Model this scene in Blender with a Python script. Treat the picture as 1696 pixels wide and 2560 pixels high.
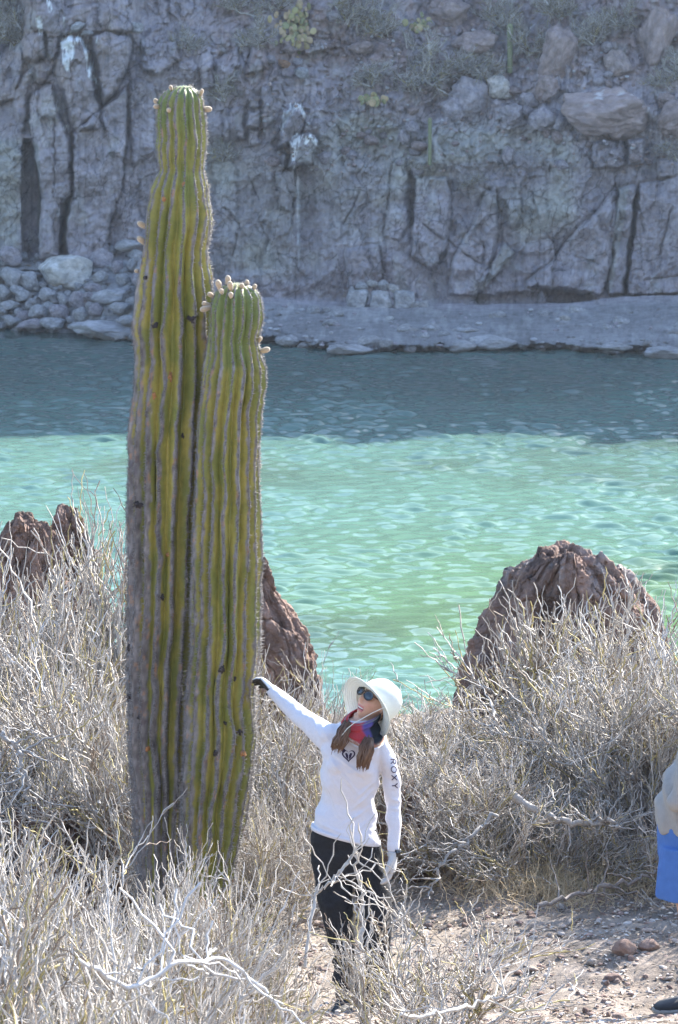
import bpy, bmesh, math, random
import numpy as np
from mathutils import Vector, Matrix
from mathutils.bvhtree import BVHTree

# ------------------------------------------------------------------ camera, sky, sun, exposure
scene = bpy.context.scene
for o in list(bpy.data.objects):
    bpy.data.objects.remove(o)
COL = scene.collection
CAM_Z = 12.0
PITCH = math.radians(8.08)
FPX = 9723.0                      # focal length in photo pixels
cam_d = bpy.data.cameras.new('camera')
cam_d.sensor_fit = 'VERTICAL'
cam_d.sensor_height = 24.0
cam_d.sensor_width = 15.9
cam_d.lens = 12.0 / (1280.0 / FPX)
cam_d.clip_start = 0.1
cam_d.clip_end = 2000
cam_d.dof.use_dof = True
cam_d.dof.focus_distance = 19.9
cam_d.dof.aperture_fstop = 13.0
cam = bpy.data.objects.new('camera', cam_d)
COL.objects.link(cam)
cam.location = (0, 0, CAM_Z)
cam.rotation_euler = (math.pi / 2 - PITCH, 0, 0)
scene.camera = cam

SUN_EL, SUN_AZ = math.radians(35), math.radians(37)   # azimuth measured from +Y towards +X
world = bpy.data.worlds.new('World')
scene.world = world
world.use_nodes = True
wn = world.node_tree.nodes
sky = wn.new('ShaderNodeTexSky')
sky.sky_type = 'NISHITA'
sky.sun_disc = False
sky.sun_elevation = SUN_EL
sky.sun_rotation = SUN_AZ
sky.air_density = 1.0
sky.dust_density = 0.8
sky.ozone_density = 2.5
bg = wn['Background']
bg.inputs[1].default_value = 0.15
world.node_tree.links.new(sky.outputs[0], bg.inputs[0])
sun_d = bpy.data.lights.new('sun', 'SUN')
sun_d.energy = 4.7
sun_d.angle = math.radians(0.53)
sun_d.color = (1.0, 0.95, 0.87)
sun = bpy.data.objects.new('sun', sun_d)
COL.objects.link(sun)
sd = Vector((math.sin(SUN_AZ) * math.cos(SUN_EL), math.cos(SUN_AZ) * math.cos(SUN_EL), math.sin(SUN_EL)))
sun.rotation_euler = sd.to_track_quat('Z', 'Y').to_euler()
sun.location = (30, 60, 80)
scene.view_settings.view_transform = 'Standard'
scene.view_settings.look = 'None'
scene.view_settings.gamma = 1.0
scene.view_settings.use_curve_mapping = False
scene.view_settings.exposure = 2.05
scene.render.engine = 'CYCLES'
scene.cycles.use_denoising = True
scene.cycles.max_bounces = 6
scene.cycles.diffuse_bounces = 3
scene.cycles.glossy_bounces = 3
scene.cycles.transmission_bounces = 4
scene.cycles.caustics_reflective = False
scene.cycles.caustics_refractive = False

# ------------------------------------------------------------------ helpers
CP, SP = math.cos(PITCH), math.sin(PITCH)
def P(px, py, Y):
    """point of the place seen at photo pixel (px, py) at distance Y"""
    u = (np.asarray(px, float) - 848) / FPX
    v = -(np.asarray(py, float) - 1280) / FPX
    dy = CP + v * SP
    dz = -SP + v * CP
    t = Y / dy
    return np.stack(np.broadcast_arrays(t * u, Y + 0 * t, CAM_Z + t * dz), -1)
def PV(px, py, Y): return Vector(P(px, py, Y))
def depr(py): return PITCH + np.arctan((np.asarray(py, float) - 1280) / FPX)
def smooth(a, b, x):
    t = np.clip((np.asarray(x, float) - a) / (b - a), 0, 1)
    return t * t * (3 - 2 * t)

def hash3(ix, iy, iz, seed):
    h = (ix.astype(np.int64) * 374761393 + iy.astype(np.int64) * 668265263 + iz.astype(np.int64) * 2147483647 + seed * 1274126177) & 0xFFFFFFFF
    h = ((h ^ (h >> 13)) * 1274126177) & 0xFFFFFFFF
    h = ((h ^ (h >> 16)) * 2246822519) & 0xFFFFFFFF
    return ((h ^ (h >> 15)) & 0xFFFFFF) / float(0xFFFFFF)
def vnoise(x, y, z, seed=0):
    x, y, z = np.broadcast_arrays(np.asarray(x, float), np.asarray(y, float), np.asarray(z, float))
    xi, yi, zi = np.floor(x), np.floor(y), np.floor(z)
    fx, fy, fz = x - xi, y - yi, z - zi
    fx, fy, fz = [f * f * f * (f * (f * 6 - 15) + 10) for f in (fx, fy, fz)]
    r = 0
    for a in (0, 1):
        for b in (0, 1):
            for c in (0, 1):
                w = (fx if a else 1 - fx) * (fy if b else 1 - fy) * (fz if c else 1 - fz)
                r = r + w * hash3(xi + a, yi + b, zi + c, seed)
    return r * 2 - 1
def fbm(x, y, z, octv=4, seed=0, gain=0.5):
    r, a, f = 0, 1.0, 1.0
    for i in range(octv):
        r = r + a * vnoise(x * f, y * f, z * f, seed + i * 17)
        a *= gain; f *= 2.03
    return r
def voronoi2(x, y, seed=0):
    """F1, F2, cell random numbers (two)"""
    xi, yi = np.floor(x), np.floor(y)
    f1 = np.full(x.shape, 9.0); f2 = np.full(x.shape, 9.0)
    c1 = np.zeros(x.shape); c2 = np.zeros(x.shape); cx = np.zeros(x.shape); cy = np.zeros(x.shape)
    zz = np.zeros(x.shape)
    for a in (-1, 0, 1):
        for b in (-1, 0, 1):
            jx = xi + a + 0.1 + 0.8 * hash3(xi + a, yi + b, zz, seed)
            jy = yi + b + 0.1 + 0.8 * hash3(xi + a, yi + b, zz, seed + 5)
            d = np.hypot(x - jx, y - jy)
            near = d < f1
            f2 = np.where(near, f1, np.minimum(f2, d))
            c1 = np.where(near, hash3(xi + a, yi + b, zz, seed + 9), c1)
            c2 = np.where(near, hash3(xi + a, yi + b, zz, seed + 11), c2)
            cx = np.where(near, x - jx, cx); cy = np.where(near, y - jy, cy)
            f1 = np.where(near, d, f1)
    return f1, f2, c1, c2, cx, cy

def np_mesh(name, V, F, col=None, smooth_shade=True, attrs=None):
    """V (n,3); F list of int arrays (m,k)"""
    me = bpy.data.meshes.new(name)
    V = np.ascontiguousarray(V, np.float32).reshape(-1, 3)
    if isinstance(F, np.ndarray): F = [F]
    F = [np.asarray(f, np.int32) for f in F if len(f)]
    me.vertices.add(len(V)); me.vertices.foreach_set('co', V.ravel())
    nl = sum(f.size for f in F); npoly = sum(len(f) for f in F)
    me.loops.add(nl); me.polygons.add(npoly)
    me.loops.foreach_set('vertex_index', np.concatenate([f.ravel() for f in F]))
    starts, s = [], 0
    for f in F:
        starts.append(s + np.arange(len(f)) * f.shape[1]); s += f.size
    me.polygons.foreach_set('loop_start', np.concatenate(starts).astype(np.int32))
    me.update(calc_edges=True)
    if smooth_shade:
        me.polygons.foreach_set('use_smooth', np.ones(npoly, bool))
    if col is not None:
        c = np.ones((len(V), 4), np.float32); c[:, :3] = np.clip(col, 0, 1)
        a = me.color_attributes.new('Col', 'FLOAT_COLOR', 'POINT')
        a.data.foreach_set('color', c.ravel())
    return me

def obj(name, me, mat=None, parent=None, loc=None):
    o = bpy.data.objects.new(name, me)
    COL.objects.link(o)
    if mat is not None and me is not None:
        me.materials.clear(); me.materials.append(mat)
    if parent is not None: o.parent = parent
    if loc is not None: o.location = loc
    return o
def thing(name, label, cat, loc=(0, 0, 0), group=None):
    o = bpy.data.objects.new(name, None); COL.objects.link(o)
    o.location = loc; tag(o, label, cat, group); o.empty_display_size = 0.2
    return o
def tag(o, label, cat, group=None, kind=None):
    o['label'] = label; o['category'] = cat
    if group: o['group'] = group
    if kind: o['kind'] = kind
    return o
def struct(o):
    o['kind'] = 'structure'; return o

def grid_faces(nr, nc, wrap=False):
    r = np.arange(nr - 1)[:, None]
    c = np.arange(nc if wrap else nc - 1)[None, :]
    a = r * nc + c; b = r * nc + (c + 1) % nc
    return np.stack([a, b, b + nc, a + nc], -1).reshape(-1, 4)

# ------------------------------------------------------------------ materials
def new_mat(name):
    m = bpy.data.materials.new(name); m.use_nodes = True
    nt = m.node_tree
    return m, nt, nt.nodes['Principled BSDF']
def mat(name, rgb=None, rough=0.8, var=0.25, scale=20.0, bump=0.0, bscale=None, bdist=0.01, attr=False, spec=0.3,
        metal=0.0, sss=0.0, sheen=0.0, detail=6, translucent=0.0):
    """colour (or the Col attribute) with noise mottling and fine bump"""
    m, nt, b = new_mat(name)
    N, L = nt.nodes, nt.links
    b.inputs['Roughness'].default_value = rough
    b.inputs['Specular IOR Level'].default_value = spec
    b.inputs['Metallic'].default_value = metal
    if sheen: b.inputs['Sheen Weight'].default_value = sheen
    tc = N.new('ShaderNodeTexCoord')
    nz = N.new('ShaderNodeTexNoise'); nz.inputs['Scale'].default_value = scale; nz.inputs['Detail'].default_value = detail
    nz.inputs['Roughness'].default_value = 0.65
    L.new(tc.outputs['Object'], nz.inputs['Vector'])
    mr = N.new('ShaderNodeMapRange')
    mr.inputs['From Min'].default_value = 0.25; mr.inputs['From Max'].default_value = 0.75
    mr.inputs['To Min'].default_value = 1 - var; mr.inputs['To Max'].default_value = 1 + var
    L.new(nz.outputs['Fac'], mr.inputs['Value'])
    mx = N.new('ShaderNodeMix'); mx.data_type = 'RGBA'; mx.blend_type = 'MULTIPLY'
    mx.inputs['Factor'].default_value = 1.0
    if attr:
        at = N.new('ShaderNodeAttribute'); at.attribute_name = 'Col'
        L.new(at.outputs['Color'], mx.inputs['A'])
    else:
        mx.inputs['A'].default_value = (*rgb, 1)
    L.new(mr.outputs['Result'], mx.inputs['B'])
    L.new(mx.outputs['Result'], b.inputs['Base Color'])
    if bump:
        nb = N.new('ShaderNodeTexNoise'); nb.inputs['Scale'].default_value = bscale or scale * 2
        nb.inputs['Detail'].default_value = 8; nb.inputs['Roughness'].default_value = 0.7
        L.new(tc.outputs['Object'], nb.inputs['Vector'])
        bp = N.new('ShaderNodeBump'); bp.inputs['Strength'].default_value = bump; bp.inputs['Distance'].default_value = bdist
        L.new(nb.outputs['Fac'], bp.inputs['Height'])
        L.new(bp.outputs['Normal'], b.inputs['Normal'])
    if translucent:
        tr = N.new('ShaderNodeBsdfTranslucent'); L.new(mx.outputs['Result'], tr.inputs['Color'])
        ms = N.new('ShaderNodeMixShader'); ms.inputs[0].default_value = translucent
        L.new(b.outputs[0], ms.inputs[1]); L.new(tr.outputs[0], ms.inputs[2])
        L.new(ms.outputs[0], N['Material Output'].inputs['Surface'])
    return m

M = {}
M['cliff'] = mat('cliff_rock', attr=True, rough=0.92, var=0.28, scale=1.6, bump=1.0, bscale=3.6, bdist=0.3, spec=0.15, detail=9)
M['rock'] = mat('boulder_rock', attr=True, rough=0.9, var=0.4, scale=3.0, bump=1.0, bscale=4.0, bdist=0.2, spec=0.15, detail=9)
M['redrock'] = mat('red_rock', attr=True, rough=0.9, var=0.45, scale=16.0, bump=1.0, bscale=34.0, bdist=0.04, spec=0.15, detail=9)
M['twig'] = mat('dry_twig', attr=True, rough=0.75, var=0.25, scale=60.0, spec=0.25)
M['farshrub'] = mat('far_shrub_twig', attr=True, rough=0.85, var=0.2, scale=6.0, spec=0.1)
M['ground'] = mat('dry_earth', attr=True, rough=0.95, var=0.35, scale=9.0, bump=1.0, bscale=26.0, bdist=0.02, spec=0.1, detail=9)
M['litter'] = mat('leaf_litter', attr=True, rough=0.85, var=0.2, scale=40.0, spec=0.15)
M['cactus'] = mat('cactus_skin', attr=True, rough=0.55, var=0.22, scale=30.0, bump=0.5, bscale=70.0, bdist=0.006, spec=0.35, detail=8)
M['spine'] = mat('cactus_spines', (0.30, 0.285, 0.28), rough=0.7, var=0.3, scale=30.0, translucent=0.35)
M['bud'] = mat('felted_bud', (0.47, 0.36, 0.24), rough=0.95, var=0.2, scale=120.0, bump=0.8, bscale=300.0, bdist=0.004, sheen=0.6)
M['scar'] = mat('black_scar', (0.06, 0.05, 0.05), rough=0.95, var=0.4, scale=60.0, bump=0.8, bscale=90, bdist=0.01)
M['orange_scar'] = mat('orange_scar', (0.40, 0.20, 0.09), rough=0.95, var=0.35, scale=90.0, bump=0.6, bscale=120, bdist=0.006)

# ------------------------------------------------------------------ cliff (structure)
def poly_sd(poly, X, Y):
    """signed distance, positive inside"""
    p = np.asarray(poly, float); q = np.roll(p, -1, 0)
    d2 = np.full(X.shape, 1e18); ins = np.zeros(X.shape, bool)
    for (x0, y0), (x1, y1) in zip(p, q):
        ex, ey = x1 - x0, y1 - y0
        wx, wy = X - x0, Y - y0
        t = np.clip((wx * ex + wy * ey) / (ex * ex + ey * ey + 1e-9), 0, 1)
        d2 = np.minimum(d2, (wx - t * ex) ** 2 + (wy - t * ey) ** 2)
        c = ((y0 > Y) != (y1 > Y)) & (X < (x1 - x0) * (Y - y0) / (y1 - y0 + 1e-12) + x0)
        ins ^= c
    d = np.sqrt(d2)
    return np.where(ins, d, -d)

gx = np.concatenate([np.linspace(-3200, -150, 60), np.linspace(-140, 1840, 760), np.linspace(1860, 5600, 70)])
gy = np.concatenate([np.linspace(-1790, -140, 50), np.linspace(-130, 930, 410)])
GX, GY = np.meshgrid(gx, gy)                       # rows from top to bottom
wl_x = [-3000, 0, 180, 260, 340, 500, 680, 760, 930, 1100, 1300, 1500, 1696, 5000]
wl_y = [828, 828, 834, 850, 860, 850, 854, 868, 884, 874, 874, 882, 892, 892]
waterline = np.interp(GX, wl_x, wl_y) + 5 * fbm(GX / 45, 0.5, 0.5, 3, 3)
foot_x = [-3000, 0, 330, 480, 640, 760, 880, 1050, 1200, 1420, 1560, 1700, 5000]
foot_y = [650, 640, 640, 690, 742, 752, 758, 760, 762, 758, 742, 738, 738]
foot = np.interp(GX, foot_x, foot_y)
top_x = [-3000, -40, 30, 70, 120, 330, 360, 560, 690, 780, 860, 1060, 1250, 1440, 1580, 1700, 5000]
top_y = [330, 330, 330, 60, 60, 70, 200, 240, 250, 360, 430, 470, 480, 440, 400, 380, 380]
ytop = np.interp(GX, top_x, top_y) + 22 * fbm(GX / 90, 1.5, 0.5, 3, 4)
slope = 0.16 + 0.42 * smooth(20, -90, GY - ytop) + 0.28 * smooth(300, 150, GY) * smooth(0, -60, GY - ytop)
slope = np.where(GY < -40, 0.12, slope)
slope = slope * (GY < foot)
dpy = np.diff(gy, prepend=gy[0])[:, None] * np.ones_like(GX)
inc = slope * dpy * 0.0135
Yb = inc[::-1].cumsum(0)[::-1]
Yface = 130.2
Yb = Yb + Yface
# shelf / talus in front of the foot
tt = np.clip((GY - foot) / (waterline - foot), 0, 1.6)
zfoot = CAM_Z - Yface * np.tan(depr(foot))
zsh = zfoot * (1 - tt) ** 1.15 if False else zfoot * np.maximum(1 - tt, 0)
ledge = 0.16 * (1 - smooth(0.86, 1.0, tt)) - 0.9 * smooth(0.99, 1.06, tt)
zsh = zsh + ledge * (GX > 345) + (GX <= 345) * (-0.5 * smooth(0.97, 1.1, tt))
rough_sh = 0.6 * (0.10 * fbm(GX / 26, GY / 7, 0, 4, 21) + 0.05 * fbm(GX / 9, GY / 3, 0, 3, 23))
zsh = zsh + rough_sh * smooth(0, 0.12, tt) * (0.25 + 0.75 * smooth(0.75, 0.95, tt))
Ysh = (CAM_Z - zsh) / np.tan(depr(GY))
Yb = np.where(GY > foot, np.minimum(Ysh, Yb + 0.0), Yb)

R = np.zeros_like(GX)          # relief towards the viewer, metres
def stamp(poly, h, bevel=9, tx=0.0, ty=0.0, crack=0.25, cw=2.6, rnd=0.0):
    global R
    p = np.asarray(poly, float)
    x0, y0 = p.min(0) - 14; x1, y1 = p.max(0) + 14
    ci = np.where((gx >= x0) & (gx <= x1))[0]; ri = np.where((gy >= y0) & (gy <= y1))[0]
    if not len(ci) or not len(ri): return
    sl = np.ix_(ri, ci)
    X, Y = GX[sl], GY[sl]
    wx = X + 4 * fbm(X / 22, Y / 22, 0.3, 3, 31); wy = Y + 4 * fbm(X / 22, Y / 22, 7.3, 3, 37)
    d = poly_sd(p, wx, wy)
    cx, cy = p.mean(0)
    w = smooth(-1.5, bevel, d)
    bulge = rnd * (1 - np.exp(-np.maximum(d, 0) / (bevel * 2.5)))
    R[sl] += w * (h + tx * (X - cx) / 100 + ty * (Y - cy) / 100 + bulge) - 0.45 * crack * np.exp(-(d / cw) ** 2)
def crack(pts, depth=0.35, w=3.0):
    global R
    p = np.asarray(pts, float)
    for (xa, ya), (xb, yb) in zip(p[:-1], p[1:]):
        x0, x1 = min(xa, xb) - 14, max(xa, xb) + 14; y0, y1 = min(ya, yb) - 14, max(ya, yb) + 14
        ci = np.where((gx >= x0) & (gx <= x1))[0]; ri = np.where((gy >= y0) & (gy <= y1))[0]
        if not len(ci) or not len(ri): continue
        sl = np.ix_(ri, ci); X = GX[sl] + 3 * vnoise(GX[sl] / 14, GY[sl] / 14, 0, 41); Y = GY[sl]
        ex, ey = xb - xa, yb - ya
        t = np.clip(((X - xa) * ex + (Y - ya) * ey) / (ex * ex + ey * ey), 0, 1)
        d = np.hypot(X - xa - t * ex, Y - ya - t * ey)
        R[sl] -= depth * np.exp(-(d / w) ** 2)
face = smooth(10, -15, GY - foot)                  # 1 on the face
scree = smooth(20, -40, GY - ytop) * smooth(330, 420, GX + 0.4 * GY)   # loose slope
# general fracture: tall columns and blocks, then small blocks
wxx = GX + 16 * fbm(GX / 70, GY / 70, 3.1, 4, 51); wyy = GY + 16 * fbm(GX / 70, GY / 70, 8.1, 4, 53)
f1, f2, c1, c2, cx, cy = voronoi2(wxx / 82, wyy / 190, 61)
R += face * (1 - 0.6 * scree) * (0.20 * (c1 - 0.5) + 0.35 * (c2 - 0.5) * cx * 2 - 0.02 * np.exp(-((f2 - f1) / 0.03) ** 2))
f1, f2, c1, c2, cx, cy = voronoi2(wxx / 34, wyy / 52, 67)
R += face * (0.45 + 0.75 * scree) * (0.08 * (c1 - 0.5) + 0.22 * (c2 - 0.5) * cx + 0.2 * (c1 - 0.5) * cy - 0.01 * np.exp(-((f2 - f1) / 0.05) ** 2))
f1, f2, c1, c2, cx, cy = voronoi2(wxx / 13, wyy / 14, 71)
R += face * (0.25 + 1.1 * scree) * (0.17 * (c1 - 0.4) + 0.12 * (c2 - 0.5) * cx)
R += 0.5 * fbm(GX / 160, GY / 130, 0.2, 3, 73) * face + face * 0.14 * fbm(GX / 24, GY / 24, 0.2, 5, 79, 0.6)
# the features one can recognise
stamp([(-60, -60), (72, -60), (74, 70), (55, 110), (10, 140), (-60, 160)], -2.2, 25, crack=0)
stamp([(80, -20), (165, -20), (165, 20), (250, 5), (322, 50), (330, 82), (230, 86), (120, 92), (84, 74)], 0.45, 10)
stamp([(-10, 140), (55, 112), (62, 160), (45, 250), (-10, 262)], 0.4, 12, rnd=.2)
stamp([(60, 82), (110, 78), (116, 146), (84, 156), (56, 150)], 0.6, 10, rnd=.2)
stamp([(112, 84), (150, 82), (146, 130), (138, 150), (120, 150)], 0.3, 8)
stamp([(150, 102), (171, 88), (204, 91), (228, 129), (238, 198), (252, 268), (249, 321), (188, 332), (171, 295), (150, 222), (138, 177), (145, 129)], 1.0, 13, rnd=0.4, crack=.3)
stamp([(230, 88), (268, 78), (321, 88), (335, 107), (329, 150), (316, 182), (284, 241), (257, 270), (246, 214), (238, 161), (228, 115)], 1.15, 13, rnd=0.4, ty=-.25, crack=.35)
stamp([(183, 330), (255, 270), (318, 215), (320, 350), (303, 480), (275, 560), (262, 650), (165, 650), (162, 560), (178, 480)], 0.95, 9, tx=-.35, crack=.3)
stamp([(88, 230), (110, 212), (137, 210), (146, 280), (165, 320), (180, 345), (180, 480), (160, 560), (152, 650), (96, 650), (98, 560), (102, 480), (84, 350), (70, 310), (72, 250)], 0.8, 10, rnd=.25, crack=.3)
stamp([(112, 215), (138, 208), (145, 275), (138, 300), (96, 300), (88, 262)], 0.35, 10, rnd=.15, crack=.1)
stamp([(60, 180), (85, 165), (70, 250), (66, 330), (48, 330), (30, 260)], 0.4, 9, rnd=.2)
stamp([(56, 350), (80, 350), (95, 420), (103, 500), (100, 560), (95, 660), (60, 660), (52, 560), (54, 430)], -1.5, 3.5, crack=0)
stamp([(150, 505), (166, 500), (166, 560), (162, 650), (150, 650)], -0.9, 3.5, crack=0)
stamp([(132, 465), (182, 448), (186, 498), (134, 494)], 0.35, 5, crack=.15)
stamp([(322, 200), (345, 190), (390, 215), (392, 380), (330, 420), (322, 320)], 0.35, 9)
stamp([(350, 100), (390, 60), (440, 70), (450, 150), (400, 190), (352, 180)], 0.5, 10)
stamp([(500, 125), (527, 125), (535, 185), (545, 225), (500, 225)], 0.4, 7)
stamp([(540, 150), (600, 112), (604, 160), (560, 222), (546, 220)], 0.5, 8)
stamp([(630, 112), (665, 128), (672, 170), (640, 188), (608, 190)], 0.5, 8, rnd=.2)
stamp([(700, 90), (740, 90), (850, 100), (856, 120), (780, 135), (700, 130)], 0.4, 8)
stamp([(625, 240), (648, 240), (651, 268), (622, 271)], 0.5, 5)
stamp([(620, 276), (651, 273), (652, 318), (614, 318)], 0.55, 5)
stamp([(618, 322), (650, 322), (655, 362), (620, 366)], 0.45, 6)
stamp([(560, 275), (612, 262), (612, 350), (558, 356)], 0.35, 7)
stamp([(655, 215), (700, 200), (712, 245), (690, 300), (658, 330)], 0.35, 7)
stamp([(715, 290), (735, 260), (752, 260), (764, 285), (757, 325), (737, 345), (718, 368), (694, 372), (700, 330)], 0.9, 8, rnd=.3, crack=.3)
stamp([(722, 352), (744, 332), (790, 338), (796, 358), (785, 384), (780, 412), (722, 425)], 1.0, 8, rnd=.3, crack=.3)
stamp([(690, 430), (738, 420), (740, 480), (728, 530), (700, 520)], 0.6, 8, rnd=.2)
stamp([(740, 425), (790, 420), (800, 700), (735, 705), (742, 560)], -0.35, 14, crack=.1)
stamp([(1020, 430), (1036, 420), (1036, 560), (1024, 570)], -0.6, 3, crack=0)
stamp([(985, 400), (1018, 395), (1020, 560), (1000, 600), (960, 590), (975, 470)], 0.35, 7)
stamp([(1040, 440), (1115, 440), (1130, 500), (1120, 620), (1080, 680), (1030, 640), (1028, 520)], 0.55, 8, tx=.2)
stamp([(1215, 470), (1242, 480), (1250, 580), (1222, 690), (1190, 745), (1120, 740), (1130, 640), (1180, 560)], 0.45, 8)
stamp([(1268, 500), (1302, 496), (1300, 545), (1285, 575), (1268, 560)], 0.55, 7, rnd=.15)
stamp([(1230, 470), (1242, 470), (1242, 515), (1216, 520), (1212, 480)], 0.5, 6)
stamp([(1262, 606), (1288, 632), (1216, 715), (1192, 735), (1205, 700)], 0.5, 6, tx=.6, crack=.15)
stamp([(1440, 572), (1500, 520), (1540, 462), (1550, 540), (1535, 640), (1530, 700), (1500, 742), (1400, 722), (1310, 722), (1312, 700), (1380, 650), (1420, 592)], 0.75, 9, crack=.3)
stamp([(1545, 470), (1580, 462), (1590, 470), (1582, 560), (1560, 735), (1518, 738), (1532, 640), (1540, 560)], 0.9, 6, tx=.5, crack=.35)
stamp([(1596, 462), (1700, 440), (1830, 430), (1830, 740), (1564, 738), (1586, 560)], 0.85, 7, crack=.25)
stamp([(1480, 350), (1560, 345), (1565, 420), (1480, 420)], 0.5, 8)
stamp([(1568, 350), (1610, 345), (1612, 410), (1570, 415)], 0.6, 8, rnd=.2)
stamp([(1640, 400), (1720, 390), (1720, 445), (1645, 450)], 0.7, 8)
stamp([(860, 620), (950, 610), (958, 690), (940, 720), (866, 720)], 0.5, 9)
stamp([(1180, 735), (1310, 728), (1352, 730), (1350, 775), (1190, 775)], -0.7, 8, crack=0)
stamp([(1356, 722), (1400, 722), (1480, 735), (1500, 764), (1370, 768)], -1.4, 6, crack=0)
for c in ([(180, 330), (182, 430), (184, 500)], [(136, 290), (136, 480)], [(258, 270), (250, 300), (268, 330)], [(320, 210), (324, 300), (310, 420)],
          [(245, 190), (252, 268)], [(536, 150), (540, 225)], [(654, 270), (655, 320)], [(350, 40), (356, 170)], [(738, 420), (730, 540)],
          [(1540, 440), (1530, 560), (1520, 700)], [(1596, 460), (1598, 520), (1610, 580)], [(1228, 470), (1260, 545), (1252, 640)],
          [(1120, 600), (1170, 640), (1200, 660)], [(950, 630), (960, 680)], [(1680, 520), (1650, 640)], [(1330, 480), (1350, 560)],
          [(900, 480), (860, 560)], [(1060, 560), (1110, 600)], [(560, 520), (600, 560), (580, 640)], [(620, 440), (650, 500)],
          [(1440, 640), (1500, 660)], [(1610, 700), (1700, 690)]):
    crack(c, 0.2, 2.0)
Rm = R * smooth(35, -10, GY - foot)
yy_c = Yb - Rm
CV = P(GX, GY, yy_c)
# closing the hill above the frame: crest and the back of the hill
crest_n = 1.4 * fbm(gx / 260, 0.3, 0.7, 4, 90) + 1.1 * fbm(gx / 34, 0.9, 0.7, 4, 92, 0.8)
CV[0, :, 2] += crest_n
back1 = CV[0].copy(); back1[:, 1] += 14; back1[:, 2] += 1.0
back2 = CV[0].copy(); back2[:, 1] += 160; back2[:, 2] -= 25
CVall = np.concatenate([back2[None], back1[None], CV], 0)
# rock colours
n1 = fbm(GX / 130, GY / 110, 1.7, 4, 101); n2 = fbm(GX / 40, GY / 60, 4.7, 4, 103); n3 = fbm(GX / 9, GY / 12, 4.7, 3, 107)
purple = np.array([0.41, 0.362, 0.375]); tuff = np.array([0.425, 0.40, 0.355]); red = np.array([0.37, 0.27, 0.245]); pale = np.array([0.50, 0.475, 0.455])
greyb = np.array([0.285, 0.275, 0.275])
def mixc(a, b, w): return a * (1 - w[..., None]) + b * w[..., None]
cc = np.ones(GX.shape + (3,)) * purple
tuffmask = np.maximum.reduce([
    smooth(-25, 45, poly_sd([(500, 340), (690, 400), (850, 270), (1120, 310), (1400, 320), (1460, 400), (1440, 560), (1300, 620), (1260, 540), (1130, 470), (1020, 470), (960, 600), (860, 620), (800, 700), (520, 700)], GX, GY)),
    smooth(-10, 20, poly_sd([(-60, 340), (56, 345), (54, 640), (-60, 640)], GX, GY))])
cc = mixc(cc, tuff, np.clip(tuffmask * (0.75 + 0.8 * n1), 0, 1))
upper = np.clip(smooth(330, 120, GY + 60 * n1) * smooth(300, 700, GX), 0, 1)
cc = mixc(cc, red, np.clip(upper * (0.55 + 0.9 * n2), 0, 0.9))
lr = np.clip(smooth(380, 160, GY) * smooth(360, 200, GX), 0, 1)
cc = mixc(cc, np.array([0.385, 0.305, 0.275]), np.clip(lr * (0.55 + n2), 0, 0.85))
cc = mixc(cc, greyb, np.clip(smooth(-5, 25, GY - foot), 0, 1))
cc = mixc(cc, pale, np.clip((n2 - 0.45) * 1.4, 0, 0.55))
cc = cc * (1 + 0.14 * n3 + 0.14 * n1 + 0.08 * fbm(GX / 3.5, GY / 4.5, 2.2, 2, 109))[..., None]
# weather stains running down the faces and a broken net of thin dark lines
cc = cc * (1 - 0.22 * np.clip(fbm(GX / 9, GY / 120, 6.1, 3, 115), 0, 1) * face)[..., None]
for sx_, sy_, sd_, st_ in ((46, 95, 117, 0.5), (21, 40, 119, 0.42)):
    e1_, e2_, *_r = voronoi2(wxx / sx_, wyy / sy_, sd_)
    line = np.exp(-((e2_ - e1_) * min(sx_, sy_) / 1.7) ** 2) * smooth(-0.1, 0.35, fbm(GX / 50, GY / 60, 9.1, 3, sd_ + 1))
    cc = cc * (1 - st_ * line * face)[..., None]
# pale quarry-like edges of fresh rock
for q in ([(80, 355), (98, 360), (104, 500), (98, 600), (92, 560), (96, 470)], [(160, 505), (178, 500), (170, 560), (160, 640)], [(1545, 470), (1574, 462), (1560, 560), (1546, 640), (1530, 730), (1520, 732)], [(1262, 606), (1288, 632), (1216, 715), (1196, 730)]):
    cc = mixc(cc, np.array([0.40, 0.38, 0.35]), 0.8 * smooth(-3, 4, poly_sd(q, GX, GY)))
# bird lime
streak = fbm(GX / 3.2, GY / 26, 0.3, 3, 111)
def lime(poly, gain=1.0, fade=4):
    global cc
    d = poly_sd(poly, GX + 4 * streak, GY + 10 * streak)
    cc = mixc(cc, np.array([1.0, 1.0, 0.98]), np.clip(smooth(-2, fade, d) * (0.72 + 0.9 * streak) * gain, 0, 0.97))
lime([(152, 108), (172, 88), (204, 90), (212, 120), (200, 104), (186, 110), (184, 150), (176, 150), (170, 180), (162, 172), (156, 130)], 2.4)
lime([(200, 92), (210, 104), (226, 130), (235, 160), (236, 190), (248, 204), (240, 208), (222, 195), (216, 150)], 2.4)
lime([(90, 45), (100, 38), (108, 44), (106, 80), (98, 90), (92, 70)], 2.4)
lime([(116, 0), (128, 4), (134, 30), (122, 32)], 1.2); lime([(158, 40), (163, 42), (162, 70), (158, 66)], 1.3)
lime([(238, 104), (246, 92), (248, 104), (240, 116)], 1.0)
lime([(700, 320), (716, 275), (736, 260), (752, 260), (764, 282), (760, 296), (748, 270), (734, 274), (718, 300), (708, 330)], 2.4)
lime([(722, 356), (742, 336), (760, 338), (752, 352), (742, 380), (738, 425), (730, 420), (734, 370)], 2.4)
lime([(758, 352), (776, 340), (794, 350), (792, 366), (780, 352), (764, 366)], 2.4)
lime([(742, 440), (750, 440), (752, 600), (748, 690), (742, 600)], 0.55)
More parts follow.
